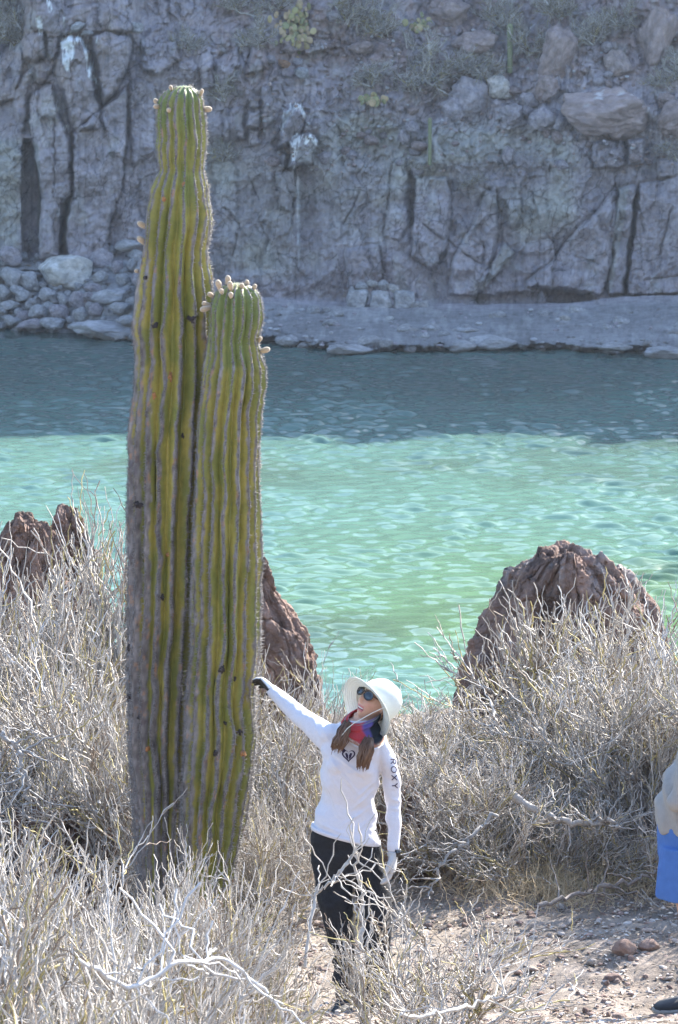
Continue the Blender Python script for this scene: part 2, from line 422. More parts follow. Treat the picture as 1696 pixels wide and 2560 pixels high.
lime([(140, 268), (148, 262), (152, 278), (144, 282)], 1.1); lime([(160, 320), (172, 318), (178, 326), (160, 328)], 1.1)
for k in range(90):
    rg = random.Random(900 + k)
    px_, py_ = rg.uniform(20, 1690), rg.uniform(20, 720)
    s_ = rg.uniform(1.5, 4)
    lime([(px_ - s_, py_ - s_ * .7), (px_ + s_, py_ - s_), (px_ + s_, py_ + s_), (px_ - s_ * .6, py_ + s_)], 1.1, 1.5) if False else None
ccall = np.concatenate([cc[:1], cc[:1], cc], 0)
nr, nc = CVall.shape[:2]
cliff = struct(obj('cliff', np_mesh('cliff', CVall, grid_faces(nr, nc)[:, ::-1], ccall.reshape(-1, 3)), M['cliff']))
def cliff_y(px, py):
    i = int(np.clip(np.searchsorted(gy, py), 1, len(gy) - 1)); j = int(np.clip(np.searchsorted(gx, px), 1, len(gx) - 1))
    return float(yy_c[i, j])

# ------------------------------------------------------------------ water (structure)
wx_ = np.concatenate([np.linspace(-300, -14, 40), np.linspace(-13.9, 13.9, 360), np.linspace(14, 400, 50)])
wy_ = np.concatenate([np.linspace(30, 55, 20), np.linspace(55.5, 124, 1250), np.linspace(125, 150, 6)])
WX, WY = np.meshgrid(wx_, wy_)
rg = np.random.default_rng(5)
WZ = np.zeros_like(WX)
for i in range(80):
    lam = 0.34 * (0.95 / 0.34) ** rg.random()
    ang = rg.normal(math.radians(95), 0.5)
    k = 2 * math.pi / lam
    WZ += 0.0071 * lam ** 1.0 * np.sin(k * (WX * math.cos(ang) + WY * math.sin(ang)) + rg.random() * 6.28)
patch = np.clip(0.9 + 0.55 * fbm(WX / 3.0, WY / 5.5, 0.4, 3, 131), 0.35, 1.6)
WZ *= patch * smooth(15, 13.5, np.abs(WX))
n = fbm(WX / 11, WY / 9, 0.3, 4, 133)
wa = np.clip(smooth(-5, 6, WX + 2.5 * n) * smooth(92, 66, WY + 6 * n), 0, 1)
turq = np.array([0.092, 0.178, 0.142]); green = np.array([0.095, 0.17, 0.05]); weed = np.array([0.06, 0.095, 0.062]); shade_band = np.array([0.046, 0.074, 0.066])
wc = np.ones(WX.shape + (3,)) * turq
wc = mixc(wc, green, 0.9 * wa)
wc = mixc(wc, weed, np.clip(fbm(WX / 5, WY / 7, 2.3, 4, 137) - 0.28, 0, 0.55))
wc = mixc(wc, shade_band, 0.85 * smooth(90, 112, WY + 5 * n))  # far water colour darkened to deepen the cliff's cast shadow
m, nt, b = new_mat('bay_water')
N, L = nt.nodes, nt.links
at = N.new('ShaderNodeAttribute'); at.attribute_name = 'Col'
L.new(at.outputs['Color'], b.inputs['Base Color'])
b.inputs['Roughness'].default_value = 0.03; b.inputs['IOR'].default_value = 1.33; b.inputs['Specular IOR Level'].default_value = 0.5
tc = N.new('ShaderNodeTexCoord'); mp = N.new('ShaderNodeMapping'); mp.inputs['Scale'].default_value = (0.8, 1.0, 1.0)
nz = N.new('ShaderNodeTexNoise'); nz.inputs['Scale'].default_value = 4.0; nz.inputs['Detail'].default_value = 2
bp = N.new('ShaderNodeBump'); bp.inputs['Strength'].default_value = 0.25; bp.inputs['Distance'].default_value = 0.05
L.new(tc.outputs['Object'], mp.inputs['Vector']); L.new(mp.outputs['Vector'], nz.inputs['Vector'])
L.new(nz.outputs['Fac'], bp.inputs['Height']); L.new(bp.outputs['Normal'], b.inputs['Normal'])
M['water'] = m
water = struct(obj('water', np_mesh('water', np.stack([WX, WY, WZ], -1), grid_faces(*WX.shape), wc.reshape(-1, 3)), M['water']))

# ------------------------------------------------------------------ near ground (structure)
def ground_z(x, y):
    x = np.asarray(x, float); y = np.asarray(y, float)
    z = np.interp(y, [-80, 0, 19.5, 24, 27.6, 31, 40, 60], [40, 10.35, 6.68, 6.66, 6.62, 4.6, -2.0, -3.0])
    return z + 0.05 * fbm(x / 1.3, y / 1.3, 0, 3, 141) + 0.10 * fbm(x / 5, y / 5, 0.5, 2, 143)
gxx = np.concatenate([np.linspace(-120, -6.2, 40), np.linspace(-6, 6, 330), np.linspace(6.2, 120, 40)])
gyy = np.concatenate([np.linspace(-80, 7.8, 40), np.linspace(8, 29, 520), np.linspace(29.2, 60, 50)])
AX, AY = np.meshgrid(gxx, gyy)
AZ = ground_z(AX, AY) + 0.016 * fbm(AX * 9, AY * 9, 0, 4, 147, 0.6)
n1 = fbm(AX / 1.6, AY / 1.6, 0, 4, 151); n2 = fbm(AX * 5, AY * 5, 0, 4, 153)
gc = np.ones(AX.shape + (3,)) * np.array([0.265, 0.222, 0.182])
gc = mixc(gc, np.array([0.19, 0.155, 0.13]), np.clip(0.35 + n1, 0, 1) * 0.6)
gc = gc * (1 + 0.28 * n2)[..., None]
ground = struct(obj('ground', np_mesh('ground', np.stack([AX, AY, AZ], -1), grid_faces(*AX.shape), gc.reshape(-1, 3)), M['ground']))
def on_ground(px, Y):
    """x, y, z of the ground at distance Y in picture column px (column taken at ground level)"""
    z = float(ground_z(0, Y))
    depth = Y * CP + (CAM_Z - z) * SP
    x = (px - 848) / FPX * depth
    return Vector((x, Y, float(ground_z(x, Y))))

# ------------------------------------------------------------------ boulders
def ico(sub):
    bm = bmesh.new(); bmesh.ops.create_icosphere(bm, subdivisions=sub, radius=1.0)
    V = np.array([v.co[:] for v in bm.verts]); F = np.array([[v.index for v in f.verts] for f in bm.faces]); bm.free()
    return V / np.linalg.norm(V, axis=1, keepdims=True), F
ICO = {k: ico(k) for k in (2, 3, 4, 5, 6)}
def boulder_mesh(seed, sub=4, planes=11, rough=0.06, blocky=0.0, col=(0.27, 0.25, 0.245), flecks=0.0):
    rg = np.random.default_rng(seed)
    D, F = ICO[sub]
    n = rg.normal(size=(planes, 3)); n /= np.linalg.norm(n, axis=1, keepdims=True)
    dist = rg.uniform(0.72, 1.0, planes)
    if blocky:
        ax = np.vstack([np.eye(3), -np.eye(3)]) + rg.normal(size=(6, 3)) * 0.12
        ax /= np.linalg.norm(ax, axis=1, keepdims=True)
        n = np.vstack([n, ax]); dist = np.concatenate([dist + 0.15, rg.uniform(0.7, 0.82, 6)])
    dots = D @ n.T
    r = np.where(dots > 0.05, dist[None] / np.maximum(dots, 0.05), 9.0)
    p = 30.0
    rr = (np.sum(r ** -p, 1) + 1.15 ** -p) ** (-1 / p)
    rr = rr * (1 + rough * fbm(D[:, 0] * 2.2 + seed, D[:, 1] * 2.2, D[:, 2] * 2.2, 5, seed, 0.6) - 0.05 * np.abs(vnoise(D[:, 0] * 3 + seed, D[:, 1] * 3, D[:, 2] * 3, seed + 3)) ** 0.5 * rough * 8)
    V = D * rr[:, None]
    nn = fbm(V[:, 0] * 2.5, V[:, 1] * 2.5, V[:, 2] * 2.5 + seed, 4, seed + 7)
    c = np.array(col)[None] * (1 + 0.22 * nn)[:, None]
    if flecks:
        w = np.clip((fbm(V[:, 0] * 4, V[:, 1] * 4, V[:, 2] * 2 + seed, 3, seed + 9) - 0.35) * 5, 0, 1) * flecks * (V[:, 2] > 0.1)
        c = c * (1 - w[:, None]) + 0.75 * w[:, None]
    return np_mesh('boulder', V, F, c)
def scale_px(Y): return FPX / (Y * 1.0)      # pixels per metre (near enough)
BM = {}
def boulder(name, px, py, hx, hy, label, group=None, seed=0, dY=0.0, depth=0.9, rot=0.0, col=(0.27, 0.25, 0.245), blocky=0.0, flecks=0.0, Y=None, sub=4, share=True, rough=0.06, cat='rock', planes=11):
    key = (seed, sub, blocky, flecks, col, rough, planes)
    if key not in BM: BM[key] = boulder_mesh(seed, sub, planes, rough, blocky, col, flecks)
    yy = (cliff_y(px, py) if Y is None else Y) - dY
    s = scale_px(yy)
    o = obj(name, BM[key], M['rock'])
    o.location = PV(px, py, yy)
    o.rotation_euler = (0, rot, 0)
    o.scale = (hx / s, depth * 0.5 * (hx + hy) / s, hy / s)
    tag(o, label, cat, group)
    return o
PUR = (0.37, 0.33, 0.345); RED = (0.335, 0.262, 0.245); GRY = (0.40, 0.39, 0.395); TAN = (0.50, 0.475, 0.43); PALE = (0.45, 0.42, 0.39)
# boulder pile at the foot of the left cliff
boulder('boulder', 163, 682, 70, 47, 'large pale tan boulder with layered underside on the rock pile by the water', 'boulders heaped at the foot of the cliff', 3, 0.5, 0.9, 0.05, TAN, 0.0, 0.5, sub=5)
pile = [(24, 641, 32, 22), (32, 695, 30, 29), (75, 703, 28, 22), (257, 649, 31, 25), (319, 612, 34, 15), (332, 665, 17, 19), (295, 668, 15, 17), (252, 692, 20, 16),
        (284, 739, 48, 20), (195, 753, 22, 22), (160, 751, 18, 17), (206, 788, 22, 18), (241, 775, 19, 16), (118, 735, 21, 19), (94, 780, 26, 18), (150, 780, 26, 18),
        (21, 764, 26, 14), (134, 807, 31, 15), (78, 812, 36, 12), (27, 802, 22, 14), (310, 700, 20, 15), (262, 620, 13, 11), (280, 625, 10, 12), (340, 640, 22, 16), (355, 700, 24, 20),
        (60, 740, 20, 16), (45, 725, 18, 12), (235, 722, 24, 12), (300, 770, 30, 16), (340, 760, 24, 18), (370, 740, 26, 18), (400, 720, 24, 17), (360, 785, 30, 14), (60, 790, 18, 13), (120, 765, 15, 12),
        (185, 800, 18, 11), (222, 742, 14, 11), (10, 730, 22, 18), (-10, 690, 24, 22), (430, 742, 26, 16), (330, 800, 36, 14), (395, 790, 30, 14), (100, 830, 24, 8), (40, 826, 22, 8), (160, 828, 20, 8)]
ORD = ['first', 'second', 'third', 'fourth', 'fifth', 'sixth', 'seventh', 'eighth', 'ninth', 'tenth', 'eleventh', 'twelfth', 'thirteenth', 'fourteenth', 'fifteenth', 'sixteenth', 'seventeenth', 'eighteenth', 'nineteenth', 'twentieth']
def tiered(items, tiers, text):
    """a label for each item: its shape, its tier by height and its place from the left in that tier"""
    lab = {}
    for lo, hi, nm in tiers:
        row = sorted([i for i, it in enumerate(items) if lo <= it[1] < hi], key=lambda i: items[i][0])
        for k, i in enumerate(row):
            hx, hy = items[i][2:4]
            sh = 'flat' if hx > 1.7 * hy else ('upright' if hy > 1.02 * hx else 'rounded')
            lab[i] = f'{sh} {text} {nm}, {ORD[k]} from the left'
    return lab
pile_lab = tiered(pile, [(0, 660, 'in the top tier of the left rock pile'), (660, 712, 'in the upper tier of the left rock pile'), (712, 748, 'in the middle tier of the left rock pile'), (748, 782, 'in the lower tier of the left rock pile'), (782, 806, 'near the water in the left rock pile'), (806, 900, 'at the waterline of the left rock pile')], 'grey boulder')
for i, (x, y, hx, hy) in enumerate(pile):
    boulder('boulder', x, y, hx, hy, pile_lab[i], 'boulders heaped at the foot of the cliff', 10 + i % 9, 0.5, 0.95, random.Random(i).uniform(-.3, .3), GRY if i % 3 else PUR, sub=4)
rgs = random.Random(7)
for i in range(120):
    x = rgs.uniform(-20, 420); y = rgs.uniform(640, 835) if x < 260 else rgs.uniform(615, 830)
    h = rgs.uniform(5, 12)
    boulder('boulder', x, y, h * rgs.uniform(1, 1.5), h, 'small grey stone wedged among the boulders of the left rock pile', 'small stones in the rock pile', 10 + i % 9, 0.08, 1.0, rgs.uniform(-.6, .6), GRY, sub=3, cat='stone')
boulder('boulder', 268, 826, 92, 22, 'long flat grey rock slab at the edge of the water left of the tall cactus', None, 24, 0.3, 1.2, 0.06, GRY, sub=5)
boulder('boulder', 312, 854, 32, 10, 'low rounded rock standing in the water just left of the tall cactus', None, 25, 0.4, 1.2, 0.0, GRY)
# undercut blocks on the tidal shelf
for i, (x, y, hx, hy) in enumerate([(894, 748, 32, 30), (951, 750, 34, 30), (1011, 750, 34, 28), (1052, 764, 24, 17)]):
    boulder('rock_block', x, y, hx, hy, ['squarish grey block, leftmost of the row on the tidal shelf', 'squarish grey block, second from the left in the row on the tidal shelf', 'squarish grey block, third from the left in the row on the tidal shelf', 'small grey block at the right end of the row on the tidal shelf'][i], 'row of blocks on the shelf', 31 + i, 0.0, 1.0, 0.04 * (-1) ** i, GRY, 1.0, sub=5, Y=127.7)
tops = [(903, 717, 16, 11), (932, 710, 14, 9), (960, 713, 14, 11), (985, 722, 18, 9), (880, 725, 10, 8)]
tl_ = tiered(tops, [(0, 900, 'on top of the row of shelf blocks')], 'loose grey stone')
for i, (x, y, hx, hy) in enumerate(tops):
    boulder('stone', x, y, hx, hy, tl_[i], 'stones on the shelf blocks', 36 + i, 0.0, 1.0, 0.2 * i, PALE if i % 2 else GRY, sub=4, cat='stone', Y=127.8)
def rock_mass(items, name, label, cols, mtl='rock', on=None):
    """many tiny stones joined as one mass: items (location, half sizes, turn)"""
    D0, F0 = ICO[2]; VV, FF, CC = [], [], []
    for k, (loc, hs_, rot) in enumerate(items):
        r_ = np.random.default_rng(k); v = D0 * (1 + 0.22 * vnoise(D0[:, 0] * 1.6 + k * 3.1, D0[:, 1] * 1.6, D0[:, 2] * 1.6, 3))[:, None] * np.array(hs_)
        c_, s_ = math.cos(rot), math.sin(rot); v = v @ np.array([[c_, s_, 0], [-s_, c_, 0], [0, 0, 1]]) + np.array(loc)
        VV.append(v); FF.append(F0 + k * len(D0)); CC.append(np.ones((len(D0), 3)) * np.array(cols[k % len(cols)]) * r_.uniform(.8, 1.2))
    o = obj(name, np_mesh(name, np.vstack(VV), np.vstack(FF), np.vstack(CC)), M[mtl]); tag(o, label, 'stones', None, 'stuff')
mass = []
for i in range(150):
    x = rgs.uniform(560, 1760); wl = float(np.interp(x, wl_x, wl_y)); y = wl - rgs.random() ** 1.6 * 105 + 2
    h = rgs.uniform(2.0, 5.0) if i > 34 else rgs.uniform(7, 15)
    hx = h * rgs.uniform(1.2, 2.4)
    if i > 34:
        yy = cliff_y(x, y) - .08; s_ = scale_px(yy); mass.append((P(x, y, yy), (hx / s_, hx / s_, h / s_), rgs.uniform(0, 3)))
    else:
        boulder('shore_rock', x, y, hx, h, 'low rough grey rock scattered on the flat tidal shelf', 'rocks on the tidal shelf', 45 + i % 7, 0.12, 1.1, 0, GRY, sub=3)
rock_mass(mass, 'shelf_gravel', 'small grey stones strewn over the tidal shelf', [GRY, PUR])
edge = [(870, 872, 60, 13), (1230, 856, 55, 18), (1075, 820, 30, 14), (1020, 822, 26, 11), (1165, 826, 30, 11), (1690, 880, 90, 16), (1400, 878, 60, 9), (720, 850, 30, 14), (1540, 866, 40, 10)]
el_ = tiered(edge, [(0, 840, 'on the tidal shelf'), (840, 900, 'along the water edge of the tidal shelf')], 'low grey rock')
for i, (x, y, hx, hy) in enumerate(edge):
    boulder('shore_rock', x, y, hx, hy, el_[i], 'low rocks along the shelf edge', 52 + i % 5, 0.2, 1.0, 0, GRY, sub=4)
boulder('stone', 1412, 798, 14, 9, 'single pale stone lying alone on the smooth part of the shelf', None, 58, 0.1, 1.0, 0, PALE, cat='stone')
boulder('stone', 976, 797, 9, 7, 'small white stone on the shelf below the row of blocks', None, 59, 0.1, 1.0, 0, (0.6, 0.59, 0.57), cat='stone')
# boulders on the upper slope
up = [(1518, 279, 112, 66, 61, 'huge rounded red brown boulder with white droppings on the upper slope', RED, 0.45, 0.10), (1396, 132, 46, 72, 62, 'tall leaning red boulder above the huge round one', RED, 0, 0.35),
      (1366, 218, 31, 36, 63, 'red boulder under the tall leaning boulder', RED, 0, 0), (1543, 165, 33, 40, 64, 'pale pinkish upright boulder behind the huge round one', (0.36, 0.29, 0.27), 0, 0),
      (1640, 95, 46, 82, 65, 'tall red brown pillar rock at the upper right', RED, 0, 0.1), (1172, 250, 52, 50, 66, 'purple grey boulder with a pale orange patch on the slope', PUR, 0, 0.3),
      (1137, 279, 33, 31, 67, 'rounded purple boulder in front of the one with an orange patch', PUR, 0, 0), (1250, 217, 31, 31, 68, 'bright whitish angular boulder on the upper slope', (0.55, 0.50, 0.46), 0, 0),
      (1283, 285, 32, 28, 69, 'grey triangular rock left of the huge round boulder', PUR, 0, 0.2), (1362, 298, 34, 36, 70, 'cracked grey rock touching the left end of the huge round boulder', PUR, 0, 0.2),
      (1402, 308, 18, 20, 71, 'small grey rock tucked against the left end of the huge round boulder', PUR, 0, 0), (1690, 298, 60, 42, 72, 'long red boulder at the right edge below the pillar rock', RED, 0, -0.4),
      (1664, 250, 22, 18, 73, 'small red rock on top of the long red boulder', RED, 0, 0), (1273, 388, 15, 22, 74, 'purple stone lodged in the pale green bank', PUR, 0, 0),
      (1318, 250, 17, 20, 75, 'purple rock between the whitish boulder and the tall leaning boulder', PUR, 0, 0), (1314, 278, 11, 13, 76, 'small rock above the cracked grey rock', PUR, 0, 0),
      (756, 184, 19, 18, 77, 'grey stone on the scree below the prickly pears', GRY, 0, 0), (709, 158, 15, 11, 78, 'orange brown stone at the foot of the prickly pears', (0.36, 0.21, 0.13), 0, 0.2),
      (1160, 222, 12, 15, 79, 'pale orange stone leaning on the purple grey boulder', (0.52, 0.40, 0.30), 0, 0), (905, 118, 30, 20, 80, 'red brown rock left of the grey shrubs on the slope', RED, 0, 0),
      (343, 68, 16, 14, 81, 'pale round rock perched right of the limed pillars', GRY, 0, 0), (194, 66, 20, 12, 82, 'flat grey rock lying tilted above the limed pillar', GRY, 0.5, -0.55), (218, 82, 14, 6, 83, 'thin flat rock under the tilted flat rock', GRY, 0, 0),
      (1190, 110, 50, 34, 84, 'broad weathered red outcrop behind the grey shrubs', RED, 0, 0), (1120, 30, 55, 40, 85, 'broad red outcrop at the top edge of the slope', RED, 0, 0),
      (1030, 318, 20, 14, 86, 'grey stone right beside the lower thin cactus', PUR, 0, 0.4), (1012, 345, 16, 18, 87, 'grey stone left of the lower thin cactus', PUR, 0, 0)]
for (x, y, hx, hy, sd_, lab, c, fl, rot) in up:
    boulder('boulder', x, y, hx, hy, lab, None, sd_, 0.35, 0.85, rot, c, 0, fl, sub=5 if hx > 30 else 4, rough=0.13, planes=16)
mass = []
for i in range(700):
    x = rgs.uniform(640, 1700); y = rgs.uniform(30, 330) if i % 3 else rgs.uniform(270, 430)
    if 1420 < x < 1620 and 220 < y < 340: continue
    h = rgs.uniform(1.6, 4.5) if i > 75 else rgs.uniform(5.5, 14)
    hx = h * rgs.uniform(1, 1.6)
    if i > 75:
        yy = cliff_y(x, y) - .04; s_ = scale_px(yy); mass.append((P(x, y, yy), (hx / s_, hx / s_, h / s_), rgs.uniform(0, 3)))
    else:
        boulder('stone', x, y, hx, h, 'loose stone on the scree of the upper slope', 'stones on the scree', 90 + i % 8, 0.06, 1.0, rgs.uniform(-.5, .5), RED if i % 2 else PUR, sub=3, cat='stone')
rock_mass(mass, 'scree', 'fine reddish scree on the upper slope', [RED, PUR, (0.38, 0.30, 0.27), GRY])

# ------------------------------------------------------------------ red outcrops at the edge of the near bank
def outcrop(name, sil, Y, label, seed, lime_top=0.0, depth=0.75):
    """sil: list of (py, left px, right px) from top to bottom"""
    gpy = 1280 + FPX * math.tan(math.atan2(CAM_Z - float(ground_z(0, Y)), Y) - PITCH) + 30
    sil = [r_ for r_ in sil if r_[0] < gpy - 20] + [(gpy, sil[-1][1] - 8, sil[-1][2] + 8)]
    s = np.array(sil, float)
    zz = P(848, s[:, 0], Y)[:, 2]
    xl = P(s[:, 1], s[:, 0], Y)[:, 0]; xr = P(s[:, 2], s[:, 0], Y)[:, 0]
    z0, z1 = zz[-1], zz[0]
    o = np.argsort(zz)
    NA, NS, NC = 300, 170, 50
    an = np.linspace(0, 2 * math.pi, NA, endpoint=False)
    v = np.concatenate([np.linspace(0, 1, NS), np.ones(NC)]); rho = np.concatenate([np.ones(NS), np.linspace(0.985, 0.0, NC)])
    A, VV_ = np.meshgrid(an, v); RHO = np.repeat(rho[:, None], NA, 1)
    Z = z0 + (z1 - z0) * VV_
    L_ = np.interp(Z, zz[o], xl[o]); R_ = np.interp(Z, zz[o], xr[o])
    W = 0.5 * (xr.max() - xl.min()); hw = 0.5 * (R_ - L_)
    ca, sa = np.cos(A), np.sin(A)
    dpt = (0.5 * hw + 0.4 * W) * depth
    X = 0.5 * (L_ + R_) + ca * hw * RHO; Yv = Y + sa * dpt * RHO
    arc = A * W * 0.9
    wz = Z + 0.06 * fbm(arc * 4, Z * 4, 0.3, 3, seed + 20)
    f1, f2, c1, c2, cx_, cy_ = voronoi2(arc * 4.6 + 0.35 * fbm(arc * 3, Z * 3, 0.7, 3, seed + 21) + 0.5 * Z, wz * 2.4, seed)
    f3, f4, c3, c4, cx2, cy2 = voronoi2(arc * 11 + 0.4 * fbm(arc * 6, Z * 6, 0.7, 3, seed + 22), wz * 7, seed + 40)
    dsp = 0.10 * (c1 - 0.6) + 0.10 * (c2 - 0.5) * cx_ - 0.035 * np.exp(-((f2 - f1) / 0.04) ** 2)
    dsp += 0.022 * (c3 - 0.5) + 0.05 * (c4 - 0.5) * cx2 - 0.006 * np.exp(-((f4 - f3) / 0.08) ** 2)
    dsp += 0.014 * fbm(X * 11, Yv * 11, Z * 9, 3, seed + 2, 0.6) + 0.008 * fbm(X * 40, Yv * 40, Z * 34, 3, seed + 3, 0.65)
    X = X + ca * dsp * RHO; Yv = Yv + sa * dsp * RHO
    g1, g2, d1, d2, ex_, ey_ = voronoi2(X * 7 + 0.3, Yv * 7, seed + 50)
    crown = 0.09 * (d1 - 0.6) + 0.10 * (d2 - 0.5) * ex_ - 0.03 * np.exp(-((g2 - g1) / 0.08) ** 2) + 0.025 * fbm(X * 12, Yv * 12, 0.3, 4, seed + 6, 0.65) - 0.05 * (RHO > 0.0) * RHO ** 6 * smooth(0.85, 1.0, VV_)
    Z = Z + crown * smooth(0.72, 1.0, VV_)
    V = np.stack([X, Yv, Z], -1).reshape(-1, 3); q = V; Z = Z.ravel()
    F = grid_faces(NS + NC, NA, True)
    nn = fbm(q[:, 0] * 4, q[:, 1] * 4, q[:, 2] * 4, 5, seed + 5)
    c = np.array([0.235, 0.16, 0.128])[None] * (1 + 0.45 * nn)[:, None]
    w = np.clip(fbm(q[:, 0] * 6, q[:, 1] * 6, q[:, 2] * 3, 4, seed + 8) + 0.1, 0, 1)[:, None] * smooth(z1 - 0.4, z1 - 0.05, Z)[:, None] * lime_top
    c = c * (1 - w) + np.array([0.55, 0.52, 0.50]) * w
    loc = Vector((float((xl[-1] + xr[-1]) / 2), Y, float(z0)))
    ob = obj(name, np_mesh(name, V - np.array(loc), F, c), M['redrock'], None, loc)
    return tag(ob, label, 'rock')
outcrop('rock_outcrop', [(1372, 1335, 1500), (1385, 1312, 1525), (1420, 1275, 1560), (1470, 1245, 1600), (1520, 1225, 1640), (1600, 1190, 1660), (1700, 1160, 1680), (1790, 1148, 1690), (1860, 1145, 1700)], 27.4,
        'rugged red brown rock outcrop with pale crown rising at the right against the water', 301, 0.5)
outcrop('rock_outcrop', [(1395, 640, 664), (1430, 610, 676), (1480, 590, 700), (1540, 580, 738), (1590, 575, 765), (1640, 570, 786), (1690, 565, 790), (1800, 560, 800)], 27.2,
        'red brown rock outcrop showing just right of the cactus stems', 302)
outcrop('rock_outcrop', [(1290, 22, 118), (1302, 10, 134), (1340, -10, 140), (1400, -40, 150), (1500, -60, 170), (1600, -80, 200), (1760, -90, 220)], 27.0,
        'red brown rock outcrop at the left edge behind the pale shrub', 303)
outcrop('rock_outcrop', [(1274, 132, 192), (1285, 130, 198), (1320, 128, 205), (1400, 125, 240), (1500, 120, 260), (1640, 110, 270)], 27.3,
        'narrow knobbly red rock right beside the left edge outcrop', 304)
outcrop('rock_outcrop', [(1945, 985, 1060), (1965, 960, 1085), (2000, 950, 1095), (2060, 945, 1100), (2120, 940, 1110)], 22.6,
        'dark red rock low behind the hanging arm of the woman', 305)
outcrop('rock_outcrop', [(1700, 190, 300), (1715, 160, 330), (1760, 150, 345), (1830, 140, 350)], 25.4, 'pale flat topped rock between the left shrubs', 306, 1.0)
outcrop('rock_outcrop', [(1990, 70, 130), (2010, 50, 300), (2060, 40, 330), (2150, 30, 340)], 21.6, 'brown rock low in the shrubs left of the tall cactus', 307)

# ------------------------------------------------------------------ giant cactus
def ray_front(bvh, x, z, Y0=18.0):
    h = bvh.ray_cast(Vector((x, Y0, z)), Vector((0, 1, 0)))
    return h[0], h[1]
def stem_mesh(rows, Yax, nrib, seed, corky, phase):
    r = np.array(rows, float)
    nz_ = 520
    c = P((r[:, 1] + r[:, 2]) / 2, r[:, 0], Yax); e = P(r[:, 2], r[:, 0], Yax); l = P(r[:, 1], r[:, 0], Yax)
    zr = c[:, 2]; xr = c[:, 0]; rr = (e[:, 0] - l[:, 0]) / 2
    o = np.argsort(zr)
    zt = zr.max(); zb = zr.min()
    # dense rows, tighter near the dome
    t = np.linspace(0, 1, nz_); Z = zb + (zt - zb) * (1 - (1 - t) ** 1.35)
    def sm(a):
        v = np.interp(Z, zr[o], a[o]); k = np.array([1, 2, 3, 2, 1]) / 9.0
        vp = np.pad(v, 2, 'edge'); return np.convolve(vp, k, 'valid')
    XC, RC = sm(xr), sm(rr)
    dome = np.sqrt(np.clip(1 - np.clip((Z - (zt - 0.10)) / 0.10, 0, 1) ** 2, 0.0, 1))
    RC = RC * (0.12 + 0.88 * dome) if False else np.where(Z > zt - 0.10, np.interp(zt - 0.10, Z, RC) * np.maximum(dome, 0.03), RC)
    per = 16; na = nrib * per
    th = np.linspace(0, 2 * math.pi, na, endpoint=False)
    TH, ZZ = np.meshgrid(th, Z)
    ribf = TH * nrib / (2 * math.pi) + phase
    wob = 0.42 * fbm(ZZ * 1.5, 0.3 * np.floor(ribf * 0 + 0), seed + 0.5 + 0 * TH, 3, seed)
    rib_id = np.round(ribf) % nrib
    wob2 = 0.34 * fbm(ZZ * 3.4, rib_id * 3.7, 0.5, 2, seed + 3) + 0.17 * fbm(ZZ * 9, rib_id * 3.7, 0.5, 2, seed + 4)
    ph = ribf - np.round(ribf)                                # -.5 .. .5, crest at 0
    tt = np.abs(ph) * 2
    prof = 1 - tt ** 1.35
    prof = np.where(tt < 0.16, prof - 0.03 * (1 - (tt / 0.16) ** 2) * 0, prof)
    dep = 0.235 * np.clip(RC / 0.17, 0.3, 1.1)[:, None]
    knob = 0.055 * fbm(ZZ * 4.5, rib_id * 5.1, 0.7, 3, seed + 5) * prof
    pleat = 0.012 * vnoise(ZZ * 16, rib_id * 2.1, 0.2, seed + 6) * prof
    areo = 0.012 * np.maximum(0, np.sin(ZZ * 2 * math.pi / 0.026 + rib_id)) * smooth(0.3, 0.05, tt)
    rad = RC[:, None] * (1 - dep * (1 - prof) + knob + pleat + areo)
    swing = (wob + wob2 * (0.4 + 0.6 * prof)) * 2 * math.pi / nrib
    A = TH + swing * 0.55
    X = XC[:, None] + rad * np.sin(A); Yv = Yax - rad * np.cos(A)
    V = np.stack([X, Yv, ZZ], -1)
    # colour: green flanks, grey corky crests, more cork with age
    fine = fbm(X * 60, Yv * 60, ZZ * 25, 3, seed + 9); med = fbm(X * 14, Yv * 14, ZZ * 5, 4, seed + 10)
    h = (ZZ - zb) / (zt - zb)
    age = corky * smooth(0.62, 0.05, h + 0.16 * med - 0.26 * np.clip((XC[:, None] - X) / 0.15, -1, 1))
    w = 0.22 + 0.14 * med + 0.14 * fine + 1.0 * age + 0.05 * smooth(0.9, 0.3, h)
    crust = smooth(w + 0.10, w - 0.10, tt)
    yel = np.clip(0.45 + 0.9 * med, 0, 1)[..., None]
    green = np.array([0.17, 0.178, 0.040]) * (1 - yel) + np.array([0.31, 0.265, 0.062]) * yel
    young = smooth(0.80, 1.0, h)[..., None]
    green = green * (1 - 0.5 * young) + np.array([0.12, 0.19, 0.075]) * 0.5 * young
    cork = np.array([0.165, 0.152, 0.148]) * (1 + 0.5 * fine + 0.25 * med)[..., None]
    om = np.clip((fbm(X * 30, Yv * 30, ZZ * 20, 3, seed + 11) - 0.6) * 5, 0, 0.8)[..., None]
    cork = cork * (1 - 0.75 * om) + np.array([0.36, 0.20, 0.11]) * 0.75 * om
    dark = np.clip((fbm(X * 40, Yv * 40, ZZ * 30, 2, seed + 13) - 0.45) * 4, 0, 0.7)[..., None]
    cork = cork * (1 - dark) + np.array([0.10, 0.08, 0.08]) * dark
    col = green * (1 - crust[..., None]) + cork * crust[..., None]
    F = [grid_faces(nz_, na, True)]
    Vf = V.reshape(-1, 3)
    top = Vf[-na:].mean(0) + np.array([0, 0, 0.004])
    Vf = np.vstack([Vf, top]); ti = len(Vf) - 1; base_i = (nz_ - 1) * na
    k = np.arange(na); F.append(np.stack([base_i + k, base_i + (k + 1) % na, np.full(na, ti)], -1))
    colf = np.vstack([col.reshape(-1, 3), [[0.4, 0.37, 0.33]]])
    # areoles: tufts of short spines along each crest
    rg = np.random.default_rng(seed)
    SV = []
